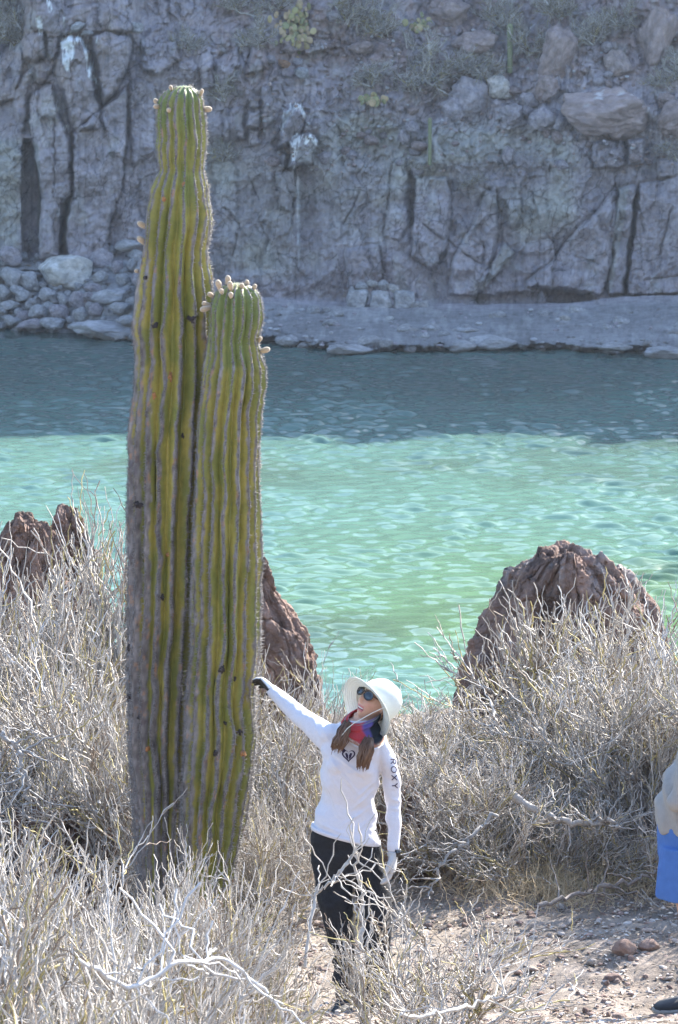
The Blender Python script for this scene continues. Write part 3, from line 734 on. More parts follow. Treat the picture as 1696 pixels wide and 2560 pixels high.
    ci = (np.round((np.arange(nrib) - phase) * per) % na).astype(int)
    step_rows = np.searchsorted(Z, np.arange(zb + 0.15, zt - 0.01, 0.024))
    step_rows = np.clip(step_rows, 0, nz_ - 1)
    pts = V[step_rows][:, ci].reshape(-1, 3)
    cen = np.stack([np.repeat(XC[step_rows], nrib), np.full(len(pts), Yax), pts[:, 2]], -1)
    out = pts - cen; out /= np.linalg.norm(out, axis=1, keepdims=True) + 1e-9
    hrow = (pts[:, 2] - zb) / (zt - zb)
    ns = 12
    base = np.repeat(pts, ns, 0); o2 = np.repeat(out, ns, 0)
    d = o2 * 0.55 + rg.normal(size=base.shape) * 0.55; d /= np.linalg.norm(d, axis=1, keepdims=True)
    ln = rg.uniform(0.010, 0.026, len(base)) * (0.7 + 0.6 * smooth(0.9, 0.2, np.repeat(hrow, ns)))
    base = base + rg.normal(size=base.shape) * np.array([0.003, 0.003, 0.008]) - o2 * 0.003
    side = np.cross(d, rg.normal(size=d.shape)); side /= np.linalg.norm(side, axis=1, keepdims=True) + 1e-9
    s3 = np.cross(d, side); wd = 0.0018
    tip = base + d * ln[:, None]
    q = np.stack([base + side * wd, base - side * wd * 0.5 + s3 * wd, base - side * wd * 0.5 - s3 * wd, tip], 1)
    i0 = np.arange(len(base))[:, None] * 4
    SF = np.concatenate([i0 + np.array([[0, 1, 3]]), i0 + np.array([[1, 2, 3]]), i0 + np.array([[2, 0, 3]])], 0)
    return Vf, F, colf, q.reshape(-1, 3), SF
tall_rows = [(214, 440, 478), (216, 427, 489), (222, 412, 498), (247, 398, 510), (274, 394, 511), (309, 390, 517), (342, 395, 519), (366, 390, 518), (407, 394, 510), (425, 398, 508), (445, 386, 514), (472, 374, 521),
             (496, 371, 523), (525, 365, 529), (555, 363, 532), (584, 363, 529), (620, 361, 521), (658, 356, 522), (688, 349, 529), (726, 343, 532), (762, 338, 534), (821, 331, 535), (850, 335, 534), (898, 338, 532), (973, 333, 530),
             (1082, 322, 524), (1190, 321, 518), (1298, 321, 512), (1406, 320, 506), (1514, 318, 502), (1622, 316, 496), (1730, 319, 490), (1839, 321, 484), (1947, 327, 474), (2055, 335, 462), (2163, 342, 456), (2300, 348, 450), (2390, 352, 448), (2470, 355, 446)]
short_rows = [(707, 575, 610), (709, 563, 622), (729, 537, 645), (762, 526, 655), (791, 523, 658), (821, 522, 655), (851, 520, 648), (898, 515, 659), (919, 508, 667), (973, 501, 665), (1027, 496, 656), (1082, 492, 654), (1190, 487, 651),
              (1298, 481, 654), (1406, 479, 657), (1514, 477, 650), (1622, 473, 652), (1676, 469, 647), (1730, 465, 639), (1785, 462, 640), (1839, 460, 645), (1947, 454, 633), (2055, 449, 616), (2163, 455, 592), (2250, 470, 572), (2330, 476, 566), (2420, 474, 570), (2490, 474, 570)]
YT, YS = 20.42, 20.18
base_c = on_ground(470, 20.3)
cactus = thing('giant_cactus', 'giant ribbed columnar cactus with one tall and one shorter stem, touched by the woman', 'cactus', base_c)
cb = np.array(base_c)
stem_bvh = {}
for nm, rows, Yx, nrib, seed, corky, ph, lab in (('tall', tall_rows, YT, 16, 401, 0.62, 0.35, 'taller weathered stem with corky grey base'), ('short', short_rows, YS, 17, 411, 0.16, 0.1, 'shorter greener stem with a crown of buds')):
    V_, F_, C_, SV_, SF_ = stem_mesh(rows, Yx, nrib, seed, corky, ph)
    so = obj('stem', np_mesh('stem', V_ - cb, F_, C_), M['cactus'], cactus); so['label'] = lab
    sp = obj('spines', np_mesh('spines', SV_ - cb, SF_, smooth_shade=False), M['spine'], so); sp['kind'] = 'stuff'
    allf = [tuple(f) for ff in F_ for f in ff]
    stem_bvh[nm] = BVHTree.FromPolygons([tuple(v) for v in V_], allf)
def tube_np(pts, rad, seg=10, domes=True):
    pts = np.asarray(pts, float); rad = np.asarray(rad, float)
    if domes:
        a = pts[0] - pts[1]; a /= np.linalg.norm(a) + 1e-9; b = pts[-1] - pts[-2]; b /= np.linalg.norm(b) + 1e-9
        pts = np.vstack([pts[0] + a * rad[0] * 0.98, pts[0] + a * rad[0] * 0.8, pts[0] + a * rad[0] * 0.45, pts, pts[-1] + b * rad[-1] * 0.45, pts[-1] + b * rad[-1] * 0.8, pts[-1] + b * rad[-1] * 0.98])
        rad = np.concatenate([[rad[0] * 0.18, rad[0] * 0.6, rad[0] * 0.89], rad, [rad[-1] * 0.89, rad[-1] * 0.6, rad[-1] * 0.18]])
    t = np.gradient(pts, axis=0); t /= np.linalg.norm(t, axis=1, keepdims=True) + 1e-9
    ref = np.array([0.31, 0.52, 0.79]) if abs(t[0] @ np.array([0.31, 0.52, 0.79])) < 0.9 else np.array([1.0, 0, 0])
    V = []
    for p, tt, r in zip(pts, t, rad):
        n = np.cross(tt, ref); n /= np.linalg.norm(n) + 1e-9; b = np.cross(tt, n)
        an = np.linspace(0, 2 * math.pi, seg, endpoint=False)
        V.append(p + r * (np.cos(an)[:, None] * n + np.sin(an)[:, None] * b))
    V = np.vstack(V); nrw = len(pts)
    F = grid_faces(nrw, seg, True)
    k = np.arange(seg)
    V = np.vstack([V, pts[0], pts[-1]]); i0, i1 = len(V) - 2, len(V) - 1
    F3 = np.vstack([np.stack([(k + 1) % seg, k, np.full(seg, i0)], -1), np.stack([(nrw - 1) * seg + k, (nrw - 1) * seg + (k + 1) % seg, np.full(seg, i1)], -1)])
    return V, [F, F3]
# felted buds: base pixel, tip pixel, depth of the base in front of the axis, length
buds = [('tall', 396, 262, 388, 250, 0.0, .045, .012), ('tall', 399, 266, 390, 266, -0.02, .04, .013), ('tall', 423, 277, 422, 272, -.09, .03, .012), ('tall', 511, 273, 526, 273, 0, .045, .015), ('tall', 502, 236, 505, 226, -.02, .04, .011), ('tall', 428, 222, 426, 214, -.05, .03, .010),
        ('tall', 366, 568, 341, 553, 0, .06, .0145), ('tall', 364, 608, 344, 592, 0, .06, .0155), ('tall', 352, 679, 340, 677, 0, .04, .011), ('short', 552, 724, 543, 700, -.04, .065, .0155), ('short', 571, 712, 570, 688, 0, .055, .0145),
        ('short', 578, 722, 574, 703, -.08, .055, .014), ('short', 555, 730, 552, 723, -.10, .03, .012), ('short', 578, 740, 577, 730, -.12, .035, .0125), ('short', 531, 739, 522, 734, -.03, .035, .012), ('short', 521, 770, 505, 774, -.02, .05, .015), ('short', 523, 763, 511, 759, 0, .045, .013),
        ('short', 605, 718, 605, 708, -.06, .03, .012), ('short', 617, 714, 618, 702, 0, .035, .012), ('short', 634, 722, 639, 712, -.02, .035, .011), ('short', 648, 852, 652, 845, -.02, .035, .011), ('short', 654, 878, 672, 873, -.02, .055, .0145)]
for st, bx_, by_, tx_, ty_, dy_, ln, rr_ in buds:
    Yx = YT if st == 'tall' else YS
    a = P(bx_, by_, Yx + dy_); b = P(tx_, ty_, Yx + dy_ * 1.25 - 0.012)
    d = b - a; d /= np.linalg.norm(d); a = a - d * 0.015
    pts = [a + d * (ln * .72 + .012) * f for f in (0, .3, .6, .9, 1.0)]
    V_, F_ = tube_np(pts, np.array([.72, .85, 1.0, 1.1, .98]) * rr_, 12)
    obj('flower_bud', np_mesh('flower_bud', V_ - cb, F_), M['bud'], cactus)
for st, px_, py_, sx_, sz_, mk in [('tall', 482, 790, 13, 9, 'scar'), ('tall', 393, 806, 9, 10, 'scar'), ('tall', 347, 1253, 13, 10, 'scar'), ('tall', 409, 1480, 8, 11, 'scar'), ('tall', 326, 1741, 11, 14, 'scar'), ('tall', 323, 1616, 7, 9, 'scar'), ('tall', 352, 1784, 7, 5, 'scar'),
                                  ('short', 556, 1660, 12, 12, 'scar'), ('short', 588, 1684, 15, 8, 'scar'), ('short', 566, 1795, 7, 8, 'scar'), ('short', 602, 1817, 9, 9, 'scar'), ('short', 542, 1866, 13, 9, 'scar'), ('tall', 460, 1080, 6, 7, 'scar'), ('tall', 366, 690, 6, 6, 'scar'),
                                  ('tall', 423, 1375, 8, 7, 'orange_scar'), ('tall', 374, 1860, 9, 8, 'orange_scar'), ('tall', 429, 932, 8, 13, 'orange_scar'), ('tall', 390, 979, 6, 10, 'orange_scar'), ('tall', 413, 494, 6, 8, 'orange_scar'), ('tall', 462, 455, 4, 7, 'orange_scar'), ('short', 610, 1870, 8, 10, 'orange_scar')]:
    x_, _, z_ = P(px_, py_, YT if st == 'tall' else YS)
    h_, n_ = ray_front(stem_bvh[st], x_, z_)
    if h_ is None: continue
    D, F = ICO[3]; D = D * (1 + 0.8 * fbm(D[:, 0] * 2.6 + px_, D[:, 1] * 2.2, D[:, 2] * 2.2, 4, 5))[:, None]
    V_ = D * np.array([sx_ / 640, 0.005, sz_ / 640])
    q_ = Vector((0, -1, 0)).rotation_difference(n_)
    mm = np.array(q_.to_matrix())
    V_ = V_ @ mm.T + np.array(h_)
    obj('scar', np_mesh('scar', V_ - cb, F), M[mk], cactus)

# ------------------------------------------------------------------ people
def remesh(parts, voxel=0.006, smooth_it=4, name='body'):
    Vs, Fs, off = [], [], 0
    for V_, F_ in parts:
        Vs.append(V_)
        for f in (F_ if isinstance(F_, list) else [F_]): Fs.append(np.asarray(f) + off)
        off += len(V_)
    me = np_mesh(name + '_tmp', np.vstack(Vs), Fs)
    o = bpy.data.objects.new('tmp', me); COL.objects.link(o)
    md = o.modifiers.new('r', 'REMESH'); md.mode = 'VOXEL'; md.voxel_size = voxel
    if smooth_it:
        sm = o.modifiers.new('s', 'SMOOTH'); sm.iterations = smooth_it; sm.factor = 0.5
    dg = bpy.context.evaluated_depsgraph_get(); dg.update()
    ev = o.evaluated_get(dg)
    out = bpy.data.meshes.new_from_object(ev)
    nv = len(out.vertices); V = np.empty(nv * 3, np.float32); out.vertices.foreach_get('co', V); V = V.reshape(-1, 3).astype(float)
    N_ = np.empty(nv * 3, np.float32); out.vertices.foreach_get('normal', N_); N_ = N_.reshape(-1, 3).astype(float)
    lt = np.empty(len(out.polygons), np.int32); out.polygons.foreach_get('loop_total', lt)
    vi = np.empty(len(out.loops), np.int32); out.loops.foreach_get('vertex_index', vi)
    F = []
    st = np.cumsum(lt) - lt
    for k in np.unique(lt):
        s = st[lt == k]; F.append(vi[s[:, None] + np.arange(k)[None]])
    bpy.data.objects.remove(o); bpy.data.meshes.remove(me); bpy.data.meshes.remove(out)
    return V, F, N_
def loft(rings, seg=28, power=2.4):
    """rings: (centre, half-width vector, half-depth vector)"""
    an = np.linspace(0, 2 * math.pi, seg, endpoint=False)
    ca, sa = np.cos(an), np.sin(an)
    ca = np.sign(ca) * np.abs(ca) ** (2 / power); sa = np.sign(sa) * np.abs(sa) ** (2 / power)
    V = np.vstack([np.asarray(c)[None] + ca[:, None] * np.asarray(a)[None] + sa[:, None] * np.asarray(b)[None] for c, a, b in rings])
    n = len(rings); F = grid_faces(n, seg, True); k = np.arange(seg)
    V = np.vstack([V, rings[0][0], rings[-1][0]]); i0, i1 = len(V) - 2, len(V) - 1
    F3 = np.vstack([np.stack([(k + 1) % seg, k, np.full(seg, i0)], -1), np.stack([(n - 1) * seg + k, (n - 1) * seg + (k + 1) % seg, np.full(seg, i1)], -1)])
    return V, [F, F3]
def ell(c, r, R_=None, sub=3):
    D, F = ICO[sub]; V = D * np.asarray(r)
    if R_ is not None: V = V @ np.asarray(R_).T
    return V + np.asarray(c), F
def unit(v): v = np.asarray(v, float); return v / np.linalg.norm(v)
def hand_parts(wrist, d, palm, scale=1.0, fat=1.0, curl=(0.35, 0.35, 0.4, 0.45), thumb_side=1, spread=0.12):
    """palm with four unequal bent fingers and a thumb; d points along the hand, palm is the palm's normal"""
    d = unit(d); palm = unit(palm - d * (np.asarray(palm) @ d)); s = np.cross(d, palm) * thumb_side
    L = 0.085 * scale; parts = []
    parts.append(loft([(wrist - d * 0.01, s * 0.026 * fat * scale, palm * 0.02 * fat * scale), (wrist + d * L * 0.35, s * 0.034 * fat * scale, palm * 0.016 * fat * scale), (wrist + d * L * 0.8, s * 0.040 * fat * scale, palm * 0.0145 * fat * scale), (wrist + d * L * 1.05, s * 0.038 * fat * scale, palm * 0.011 * fat * scale)], 16))
    for i, (off, ln, cu) in enumerate(zip((0.030, 0.010, -0.010, -0.029), (0.070, 0.078, 0.072, 0.056), curl)):
        p = wrist + d * L * (0.98 - 0.04 * abs(i - 1.3)) + s * off * scale
        ang = 0; pts = [p - d * 0.012]; dd = unit(d + s * (off / 0.03) * spread)
        for k, f in enumerate((0.45, 0.32, 0.23)):
            ang += cu * (1.0 if k else 0.8)
            v = dd * math.cos(ang) + palm * math.sin(ang)
            pts.append(pts[-1] + v * ln * f * scale + (d * 0.012 if k == 0 else 0))
        parts.append(tube_np(pts, np.array([0.0095, 0.009, 0.0083, 0.0072]) * fat * scale, 10))
    t0 = wrist + d * L * 0.25 + s * 0.028 * scale
    v1 = unit(d * 0.75 + s * 0.65 + palm * 0.25); v2 = unit(d * 0.95 + s * 0.25 + palm * 0.3)
    parts.append(tube_np([t0 - v1 * 0.01, t0 + v1 * 0.034 * scale, t0 + v1 * 0.034 * scale + v2 * 0.028 * scale, t0 + v1 * 0.034 * scale + v2 * 0.050 * scale], np.array([0.0125, 0.0105, 0.0095, 0.008]) * fat * scale, 10))
    return parts
def head_part(C, f, u, k=1.0):
    """a head with brow, nose, lips, chin and ears, in the frame forward f / up u"""
    f = unit(f); u = unit(u - f * (u @ f)); s = np.cross(f, u)
    D, F = ICO[5]
    a, b, c = D[:, 0], D[:, 1], D[:, 2]                 # side, front, up
    low = np.clip(-c, 0, 1)
    S_ = a * 0.074 * (1 - 0.42 * low ** 1.6) ; U_ = c * 0.113
    Fr = b * 0.092 * (1 - 0.12 * low) + 0.018 * low * (b > -0.3)
    V = np.stack([S_, Fr, U_], -1)
    fr = np.clip(b, 0, 1)
    def bump(s0, u0, ws, wu, h): return h * np.exp(-((V[:, 0] - s0) / ws) ** 2 - ((V[:, 2] - u0) / wu) ** 2) * (b > 0)
    df = bump(0, -0.020, 0.011, 0.016, 0.024) + bump(0, 0.005, 0.009, 0.022, 0.012) + bump(0, 0.034, 0.045, 0.012, 0.006)
    df += bump(0, -0.052, 0.02, 0.006, 0.008) + bump(0, -0.072, 0.017, 0.006, 0.007) - bump(0, -0.062, 0.019, 0.0045, 0.016) + bump(0, -0.098, 0.018, 0.014, 0.008)
    df -= bump(0.032, 0.015, 0.016, 0.012, 0.009) + bump(-0.032, 0.015, 0.016, 0.012, 0.009)
    df += bump(0.036, -0.028, 0.02, 0.018, 0.006) + bump(-0.036, -0.028, 0.02, 0.018, 0.006)
    V[:, 1] += df
    B = np.stack([s, f, u], 0)
    parts = [((V * k) @ B + C, F)]
    for sg in (-1, 1):
        parts.append(ell(C + (s * sg * 0.074 - f * 0.005 + u * -0.005) * k, np.array([0.010, 0.018, 0.030]) * k, B.T, 3))
    return parts, B
M['skin'] = mat('skin', attr=True, rough=0.5, var=0.08, scale=60, spec=0.35)
M['white_shirt'] = mat('white_shirt', (0.58, 0.565, 0.60), rough=0.75, var=0.03, scale=60, bump=0.5, bscale=11, bdist=0.02, sheen=0.2, spec=0.2)
M['black_cloth'] = mat('black_trousers', (0.011, 0.011, 0.014), rough=0.75, var=0.3, scale=25, bump=0.5, bscale=22, bdist=0.015, spec=0.25)
M['print'] = mat('dark_print', (0.025, 0.015, 0.05), rough=0.7, var=0.05)
M['hat'] = mat('sage_hat_cloth', (0.66, 0.68, 0.62), rough=0.85, var=0.05, scale=80, bump=0.3, bscale=150, bdist=0.003, spec=0.15, translucent=0.12)
M['hair'] = mat('brown_hair', attr=True, rough=0.45, var=0.25, scale=120, spec=0.4)
M['scarf'] = mat('patterned_scarf', attr=True, rough=0.85, var=0.15, scale=90, bump=0.3, bscale=60, bdist=0.005, spec=0.15)
M['lens'] = mat('sunglass_lens', (0.006, 0.008, 0.012), rough=0.06, var=0.0, spec=0.7)
M['frame'] = mat('sunglass_frame', (0.03, 0.018, 0.01), rough=0.25, var=0.3, scale=120, spec=0.5)
M['glove'] = mat('work_glove', attr=True, rough=0.85, var=0.15, scale=150, bump=0.3, bscale=300, bdist=0.002, spec=0.2)
M['watch'] = mat('watch_black', (0.01, 0.01, 0.012), rough=0.2, var=0.0, spec=0.5)
M['shoe'] = mat('dark_shoe', (0.03, 0.03, 0.033), rough=0.7, var=0.3, scale=40, bump=0.3, bscale=80, bdist=0.004)
M['sole'] = mat('shoe_sole', (0.25, 0.24, 0.22), rough=0.8, var=0.2, scale=40)
M['teeth'] = mat('teeth', (0.8, 0.78, 0.72), rough=0.3, var=0.0)
M['khaki'] = mat('grey_khaki_shirt', (0.28, 0.27, 0.255), rough=0.85, var=0.08, scale=30, bump=0.4, bscale=16, bdist=0.012, spec=0.15)
M['blue'] = mat('blue_shorts', (0.06, 0.14, 0.36), rough=0.8, var=0.1, scale=25, bump=0.4, bscale=16, bdist=0.012, spec=0.2)

def shoe(name, heel, d, parent, off, L=0.26, wdt=0.047):
    d = unit(d); s = np.cross(d, [0, 0, 1.0]); z = np.array([0, 0, 1.0]); heel = np.asarray(heel)
    up = [(heel + d * L * t + z * h * 0.5, s * wdt * w_, z * h * 0.5) for t, w_, h in ((0.0, .55, .07), (0.06, .72, .095), (0.22, .76, .10), (0.38, .78, .085), (0.55, .9, .066), (0.75, 1.0, .055), (0.92, .85, .045), (1.0, .45, .035))]
    V_, F_ = loft(up, 24, 2.6)
    o = obj(name, np_mesh(name, V_ - off, F_), M['shoe'], parent)
    sl = [(heel + d * L * t + z * 0.008, s * wdt * w_ * 1.06, z * 0.013) for t, w_ in ((-0.015, .5), (0.05, .75), (0.25, .8), (0.45, .82), (0.7, 1.0), (0.9, .9), (1.02, .42))]
    V_, F_ = loft(sl, 24, 4)
    obj('sole', np_mesh('sole', V_ - off, F_), M['sole'], o)
    return o

# ---- the woman
WY0 = 19.5
def w(px, py, dy=0.0): return P(px, py, WY0 + dy)
wroot = w(905, 2500); wroot[2] = float(ground_z(wroot[0], wroot[1]))
woman = thing('person', 'woman in wide sun hat, white top and black trousers touching the cactus', 'person', wroot)
X1 = np.array([1.0, 0, 0]); Y1 = np.array([0, 1.0, 0]); Z1 = np.array([0, 0, 1.0])
def torso_rings(rows, yaw=0.0):
    out = []
    for (py, l, r, dp, dy, tl) in rows:
        c = w((l + r) / 2, py, dy); a = w(r, py + tl, dy) - w(l, py - tl, dy)
        out.append((c, a * 0.5, Y1 * dp))
    return out
trows = [(1796, 872, 925, .055, .02, 0), (1815, 840, 943, .08, .01, 2), (1828, 820, 958, .095, 0, 6), (1850, 808, 962, .105, 0, 6), (1880, 805, 955, .112, -.01, 4), (1920, 806, 951, .118, -.015, 4), (1960, 803, 944, .112, -.01, 6), (2010, 799, 938, .102, 0, 10), (2050, 787, 944, .118, 0, 16), (2088, 778, 952, .136, 0, 21)]
armR = [w(824, 1846, .02), w(786, 1816, .12), w(748, 1789, .25), w(714, 1757, .37), w(684, 1729, .47)]
armL = [w(946, 1868, -.01), w(972, 1905, -.02), w(981, 1960, -.02), w(984, 2005, -.02), w(986, 2061, -.05), w(984, 2120, -.09)]
shirt_parts = [loft(torso_rings(trows)), tube_np(armR, [.070, .058, .049, .043, .031], 18), tube_np(armL, [.058, .049, .045, .042, .038, .030], 18),
               ell(w(846, 1915, -.085), (.062, .05, .055)), ell(w(908, 1922, -.088), (.062, .05, .055)), ell(w(830, 1838, 0), (.07, .075, .06)), ell(w(938, 1850, 0), (.065, .075, .055))]
V_, F_, N_ = remesh(shirt_parts, 0.006, 8, 'shirt')
# cloth folds: pull lines from the raised shoulder across the body and rings along the sleeves
q = V_ - wroot
fold = 0.007 * np.sin(42 * (q[:, 2] + 0.55 * q[:, 0]) + 3.0 * fbm(q[:, 0] * 4, q[:, 1] * 4, q[:, 2] * 4, 3, 601)) * np.clip(0.3 + fbm(q[:, 0] * 5, q[:, 1] * 5, q[:, 2] * 3, 2, 603), 0, 1)
fold += 0.004 * fbm(q[:, 0] * 9, q[:, 1] * 9, q[:, 2] * 14, 3, 605)
for (xa, ya, xb, yb, am) in ((812, 1868, 905, 1985, .007), (808, 1890, 880, 2020, .006), (815, 1860, 930, 1945, .006), (806, 1925, 850, 2040, .005), (948, 1935, 885, 1990, .007), (944, 1960, 870, 2020, .006), (940, 2000, 850, 2055, .006), (938, 2030, 880, 2075, .005), (790, 2045, 870, 2075, .005),
                             (975, 1990, 1005, 2000, .006), (968, 2012, 1002, 2018, .006), (970, 1960, 1000, 1972, .004), (800, 1800, 828, 1858, .006), (780, 1795, 800, 1845, .005), (745, 1765, 760, 1812, .005), (728, 1752, 738, 1798, .004)):
    pa, pb = w(xa, ya), w(xb, yb); ex_, ez_ = pb[0] - pa[0], pb[2] - pa[2]
    t_ = np.clip(((V_[:, 0] - pa[0]) * ex_ + (V_[:, 2] - pa[2]) * ez_) / (ex_ ** 2 + ez_ ** 2), 0, 1)
    dd_ = np.hypot(V_[:, 0] - pa[0] - t_ * ex_, V_[:, 2] - pa[2] - t_ * ez_)
    fold = fold + am * (1.3 * np.exp(-(dd_ / .008) ** 2) - 0.5 * np.exp(-(dd_ / .022) ** 2)) * (N_[:, 1] < 0.2) * np.sin(math.pi * np.clip(t_, .02, .98))
torso_m = smooth(.30, .20, np.abs(q[:, 0] + .07)) * smooth(1.45, 1.33, q[:, 2]); fold = fold * (0.55 + 0.45 * torso_m)
V_ = V_ + N_ * fold[:, None]
shirt = obj('shirt', np_mesh('shirt', V_ - wroot, F_), M['white_shirt'], woman)
shirt_bvh = BVHTree.FromPolygons([tuple(v) for v in V_], [tuple(int(i) for i in f) for ff in F_ for f in ff])
hem = torso_rings([(2080, 779, 951, .137, 0, 21), (2090, 777, 953, .139, 0, 21)])
V_, F_ = loft(hem, 48); obj('hem', np_mesh('hem', V_ - wroot, F_), M['white_shirt'], shirt)
# trousers
legR = [w(830, 2160, 0), w(834, 2215, 0), w(838, 2262, -.02), w(848, 2310, -.03), w(860, 2370, 0), w(866, 2430, .02), w(866, 2482, .02)]
legL = [w(920, 2160, 0), w(930, 2215, -.02), w(940, 2275, -.06), w(942, 2340, -.09), w(941, 2420, -.10), w(943, 2505, -.12)]
prow = [(2060, 790, 942, .105, 0, 6), (2100, 778, 955, .122, .01, 6), (2140, 776, 962, .128, .015, 3), (2172, 784, 964, .12, .01, 0), (2192, 800, 955, .09, .01, 0), (2202, 830, 925, .05, .01, 0)]
pants_parts = [loft(torso_rings(prow)), tube_np(legR, [.098, .094, .088, .075, .066, .062, .062], 20), tube_np(legL, [.088, .084, .080, .073, .067, .064], 20)]
V_, F_, N_ = remesh(pants_parts, 0.007, 6, 'trousers')
q = V_ - wroot
V_ = V_ + N_ * (0.008 * fbm(q[:, 0] * 9, q[:, 1] * 9, q[:, 2] * 13, 4, 611) + 0.006 * np.sin(60 * q[:, 2] + 4 * fbm(q[:, 0] * 6, q[:, 1] * 6, q[:, 2] * 6, 2, 613)) * smooth(0.55, 0.1, q[:, 2]))[:, None]
obj('trousers', np_mesh('trousers', V_ - wroot, F_), M['black_cloth'], woman)
for a_ in (legR[-1], legL[-1]):
    h_ = np.array(a_); h_[2] = float(ground_z(h_[0], h_[1])) + 0.004; h_[1] += 0.07
    shoe('shoe', h_, [-0.15, -1, 0], woman, wroot)
# head, hands and the body under the clothes
HC = w(940, 1757, 0.03)
hf = unit([-0.62, -0.62, 0.48]); hu = np.array([0.5, 0.10, 0.86])
hp, HB = head_part(HC, hf, hu)
hs, hf, hu = HB
wrR, wrL = w(684, 1729, .47), w(984, 2124, -.09)
dR = unit(np.array(w(652, 1697, .60)) - wrR); palmR = unit([-0.5, -0.5, -0.7])
handR = hand_parts(wrR + dR * 0.005, dR, palmR, 1.06, 0.85, (0.25, 0.3, 0.35, 0.4), -1)
dL = unit([-0.06, -0.12, -1.0]); palmL = unit([-1, 0.15, 0])
handL = hand_parts(wrL + dL * 0.02, dL, palmL, 1.06, 0.85, (0.35, 0.4, 0.45, 0.5), -1)
body_parts = hp + handR + handL + [tube_np([HC - hu * 0.06 - hf * 0.02, w(905, 1800, .03), w(893, 1830, .03)], [.054, .052, .045], 18),
    loft([(c, a * 0.84, b * 0.8) for c, a, b in torso_rings(trows[:-1])]), loft([(c, a * 0.9, b * 0.9) for c, a, b in torso_rings(prow[:3])]),
    tube_np(armR, [.050, .040, .033, .029, .021], 14), tube_np(list(armL) + [wrL + dL * 0.03], [.042, .035, .032, .030, .027, .023, .023], 14),
    tube_np(legR, [.085, .08, .072, .06, .052, .042, .04], 14), tube_np(legL, [.075, .07, .066, .058, .052, .042], 14)]
V_, F_, N_ = remesh(body_parts, 0.0042, 1, 'body')
hl = (V_ - HC) @ HB.T                              # head frame: side, front, up
skin = np.ones((len(V_), 3)) * np.array([0.50, 0.30, 0.215])
inh = (np.abs(hl) < 0.16).all(1)
lips = inh & (hl[:, 1] > 0.07) & (np.abs(hl[:, 0]) < 0.026) & (np.abs(hl[:, 2] + 0.062) < 0.015)
cheek = np.exp(-((np.abs(hl[:, 0]) - 0.042) / 0.02) ** 2 - ((hl[:, 2] + 0.028) / 0.02) ** 2) * inh
skin = skin * (1 - 0.3 * cheek[:, None]) + np.array([0.55, 0.22, 0.18]) * 0.3 * cheek[:, None]
skin[lips] = (0.45, 0.17, 0.16)
skin[inh & (hl[:, 1] > 0.06) & (np.abs(hl[:, 0]) < 0.021) & (np.abs(hl[:, 2] + 0.0625) < 0.0045)] = (0.10, 0.03, 0.03)
obj('body', np_mesh('body', V_ - wroot, F_, skin), M['skin'], woman)
def hd(s_, f_, u_): return HC + hs * s_ + hf * f_ + hu * u_
tp = [hd(x_, 0.0775 - 9 * x_ * x_, -0.0595 + 6 * x_ * x_) for x_ in np.linspace(-0.018, 0.018, 7)]
V_, F_ = tube_np(tp, [.0035] * 7, 8); obj('teeth', np_mesh('teeth', V_ - wroot, F_), M['teeth'], woman)
# gloves
def glove(name, wrist, d, palm, thumb, curl, palm_col, back_col, cuff):
    ps = hand_parts(wrist, d, palm, 1.08, 1.25, curl, thumb)
    ps.append(tube_np([wrist - d * cuff, wrist + d * 0.012], [.031, .031], 16, False))
    V_, F_, N_ = remesh(ps, 0.0035, 2, name)
    k = smooth(0.15, 0.5, N_ @ unit(palm))
    c = np.asarray(back_col) * (1 - k[:, None]) + np.asarray(palm_col) * k[:, None]
    return obj(name, np_mesh(name, V_ - wroot, F_, c), M['glove'], woman)
glove('glove', wrR + dR * 0.005, dR, palmR, -1, (0.25, 0.3, 0.35, 0.4), (0.035, 0.032, 0.030), (0.75, 0.75, 0.75), 0.004)
glove('glove', wrL + dL * 0.02, dL, palmL, -1, (0.35, 0.4, 0.45, 0.5), (0.42, 0.40, 0.38), (0.42, 0.41, 0.40), 0.002)
# watch on the bare wrist
wc_ = wrL + dL * 0.012
V_, F_ = tube_np([wc_ - dL * 0.010, wc_ + dL * 0.010], [.0275, .0275], 24, False)
wt = obj('watch', np_mesh('watch', V_ - wroot, F_), M['watch'], woman)
V_, F_ = loft([(wc_ + np.array([.022, -.016, .014]), unit([.6, .8, 0]) * .004, Z1 * 0), (wc_ + np.array([.022, -.018, 0.019]), unit([.8, .6, 0]) * .017, unit([.6, -.8, 0]) * .008), (wc_ + np.array([.022, -.018, -.019]), unit([.8, .6, 0]) * .017, unit([.6, -.8, 0]) * .008)], 20, 5)
obj('watch_face', np_mesh('watch_face', V_ - wroot, F_), M['watch'], wt)
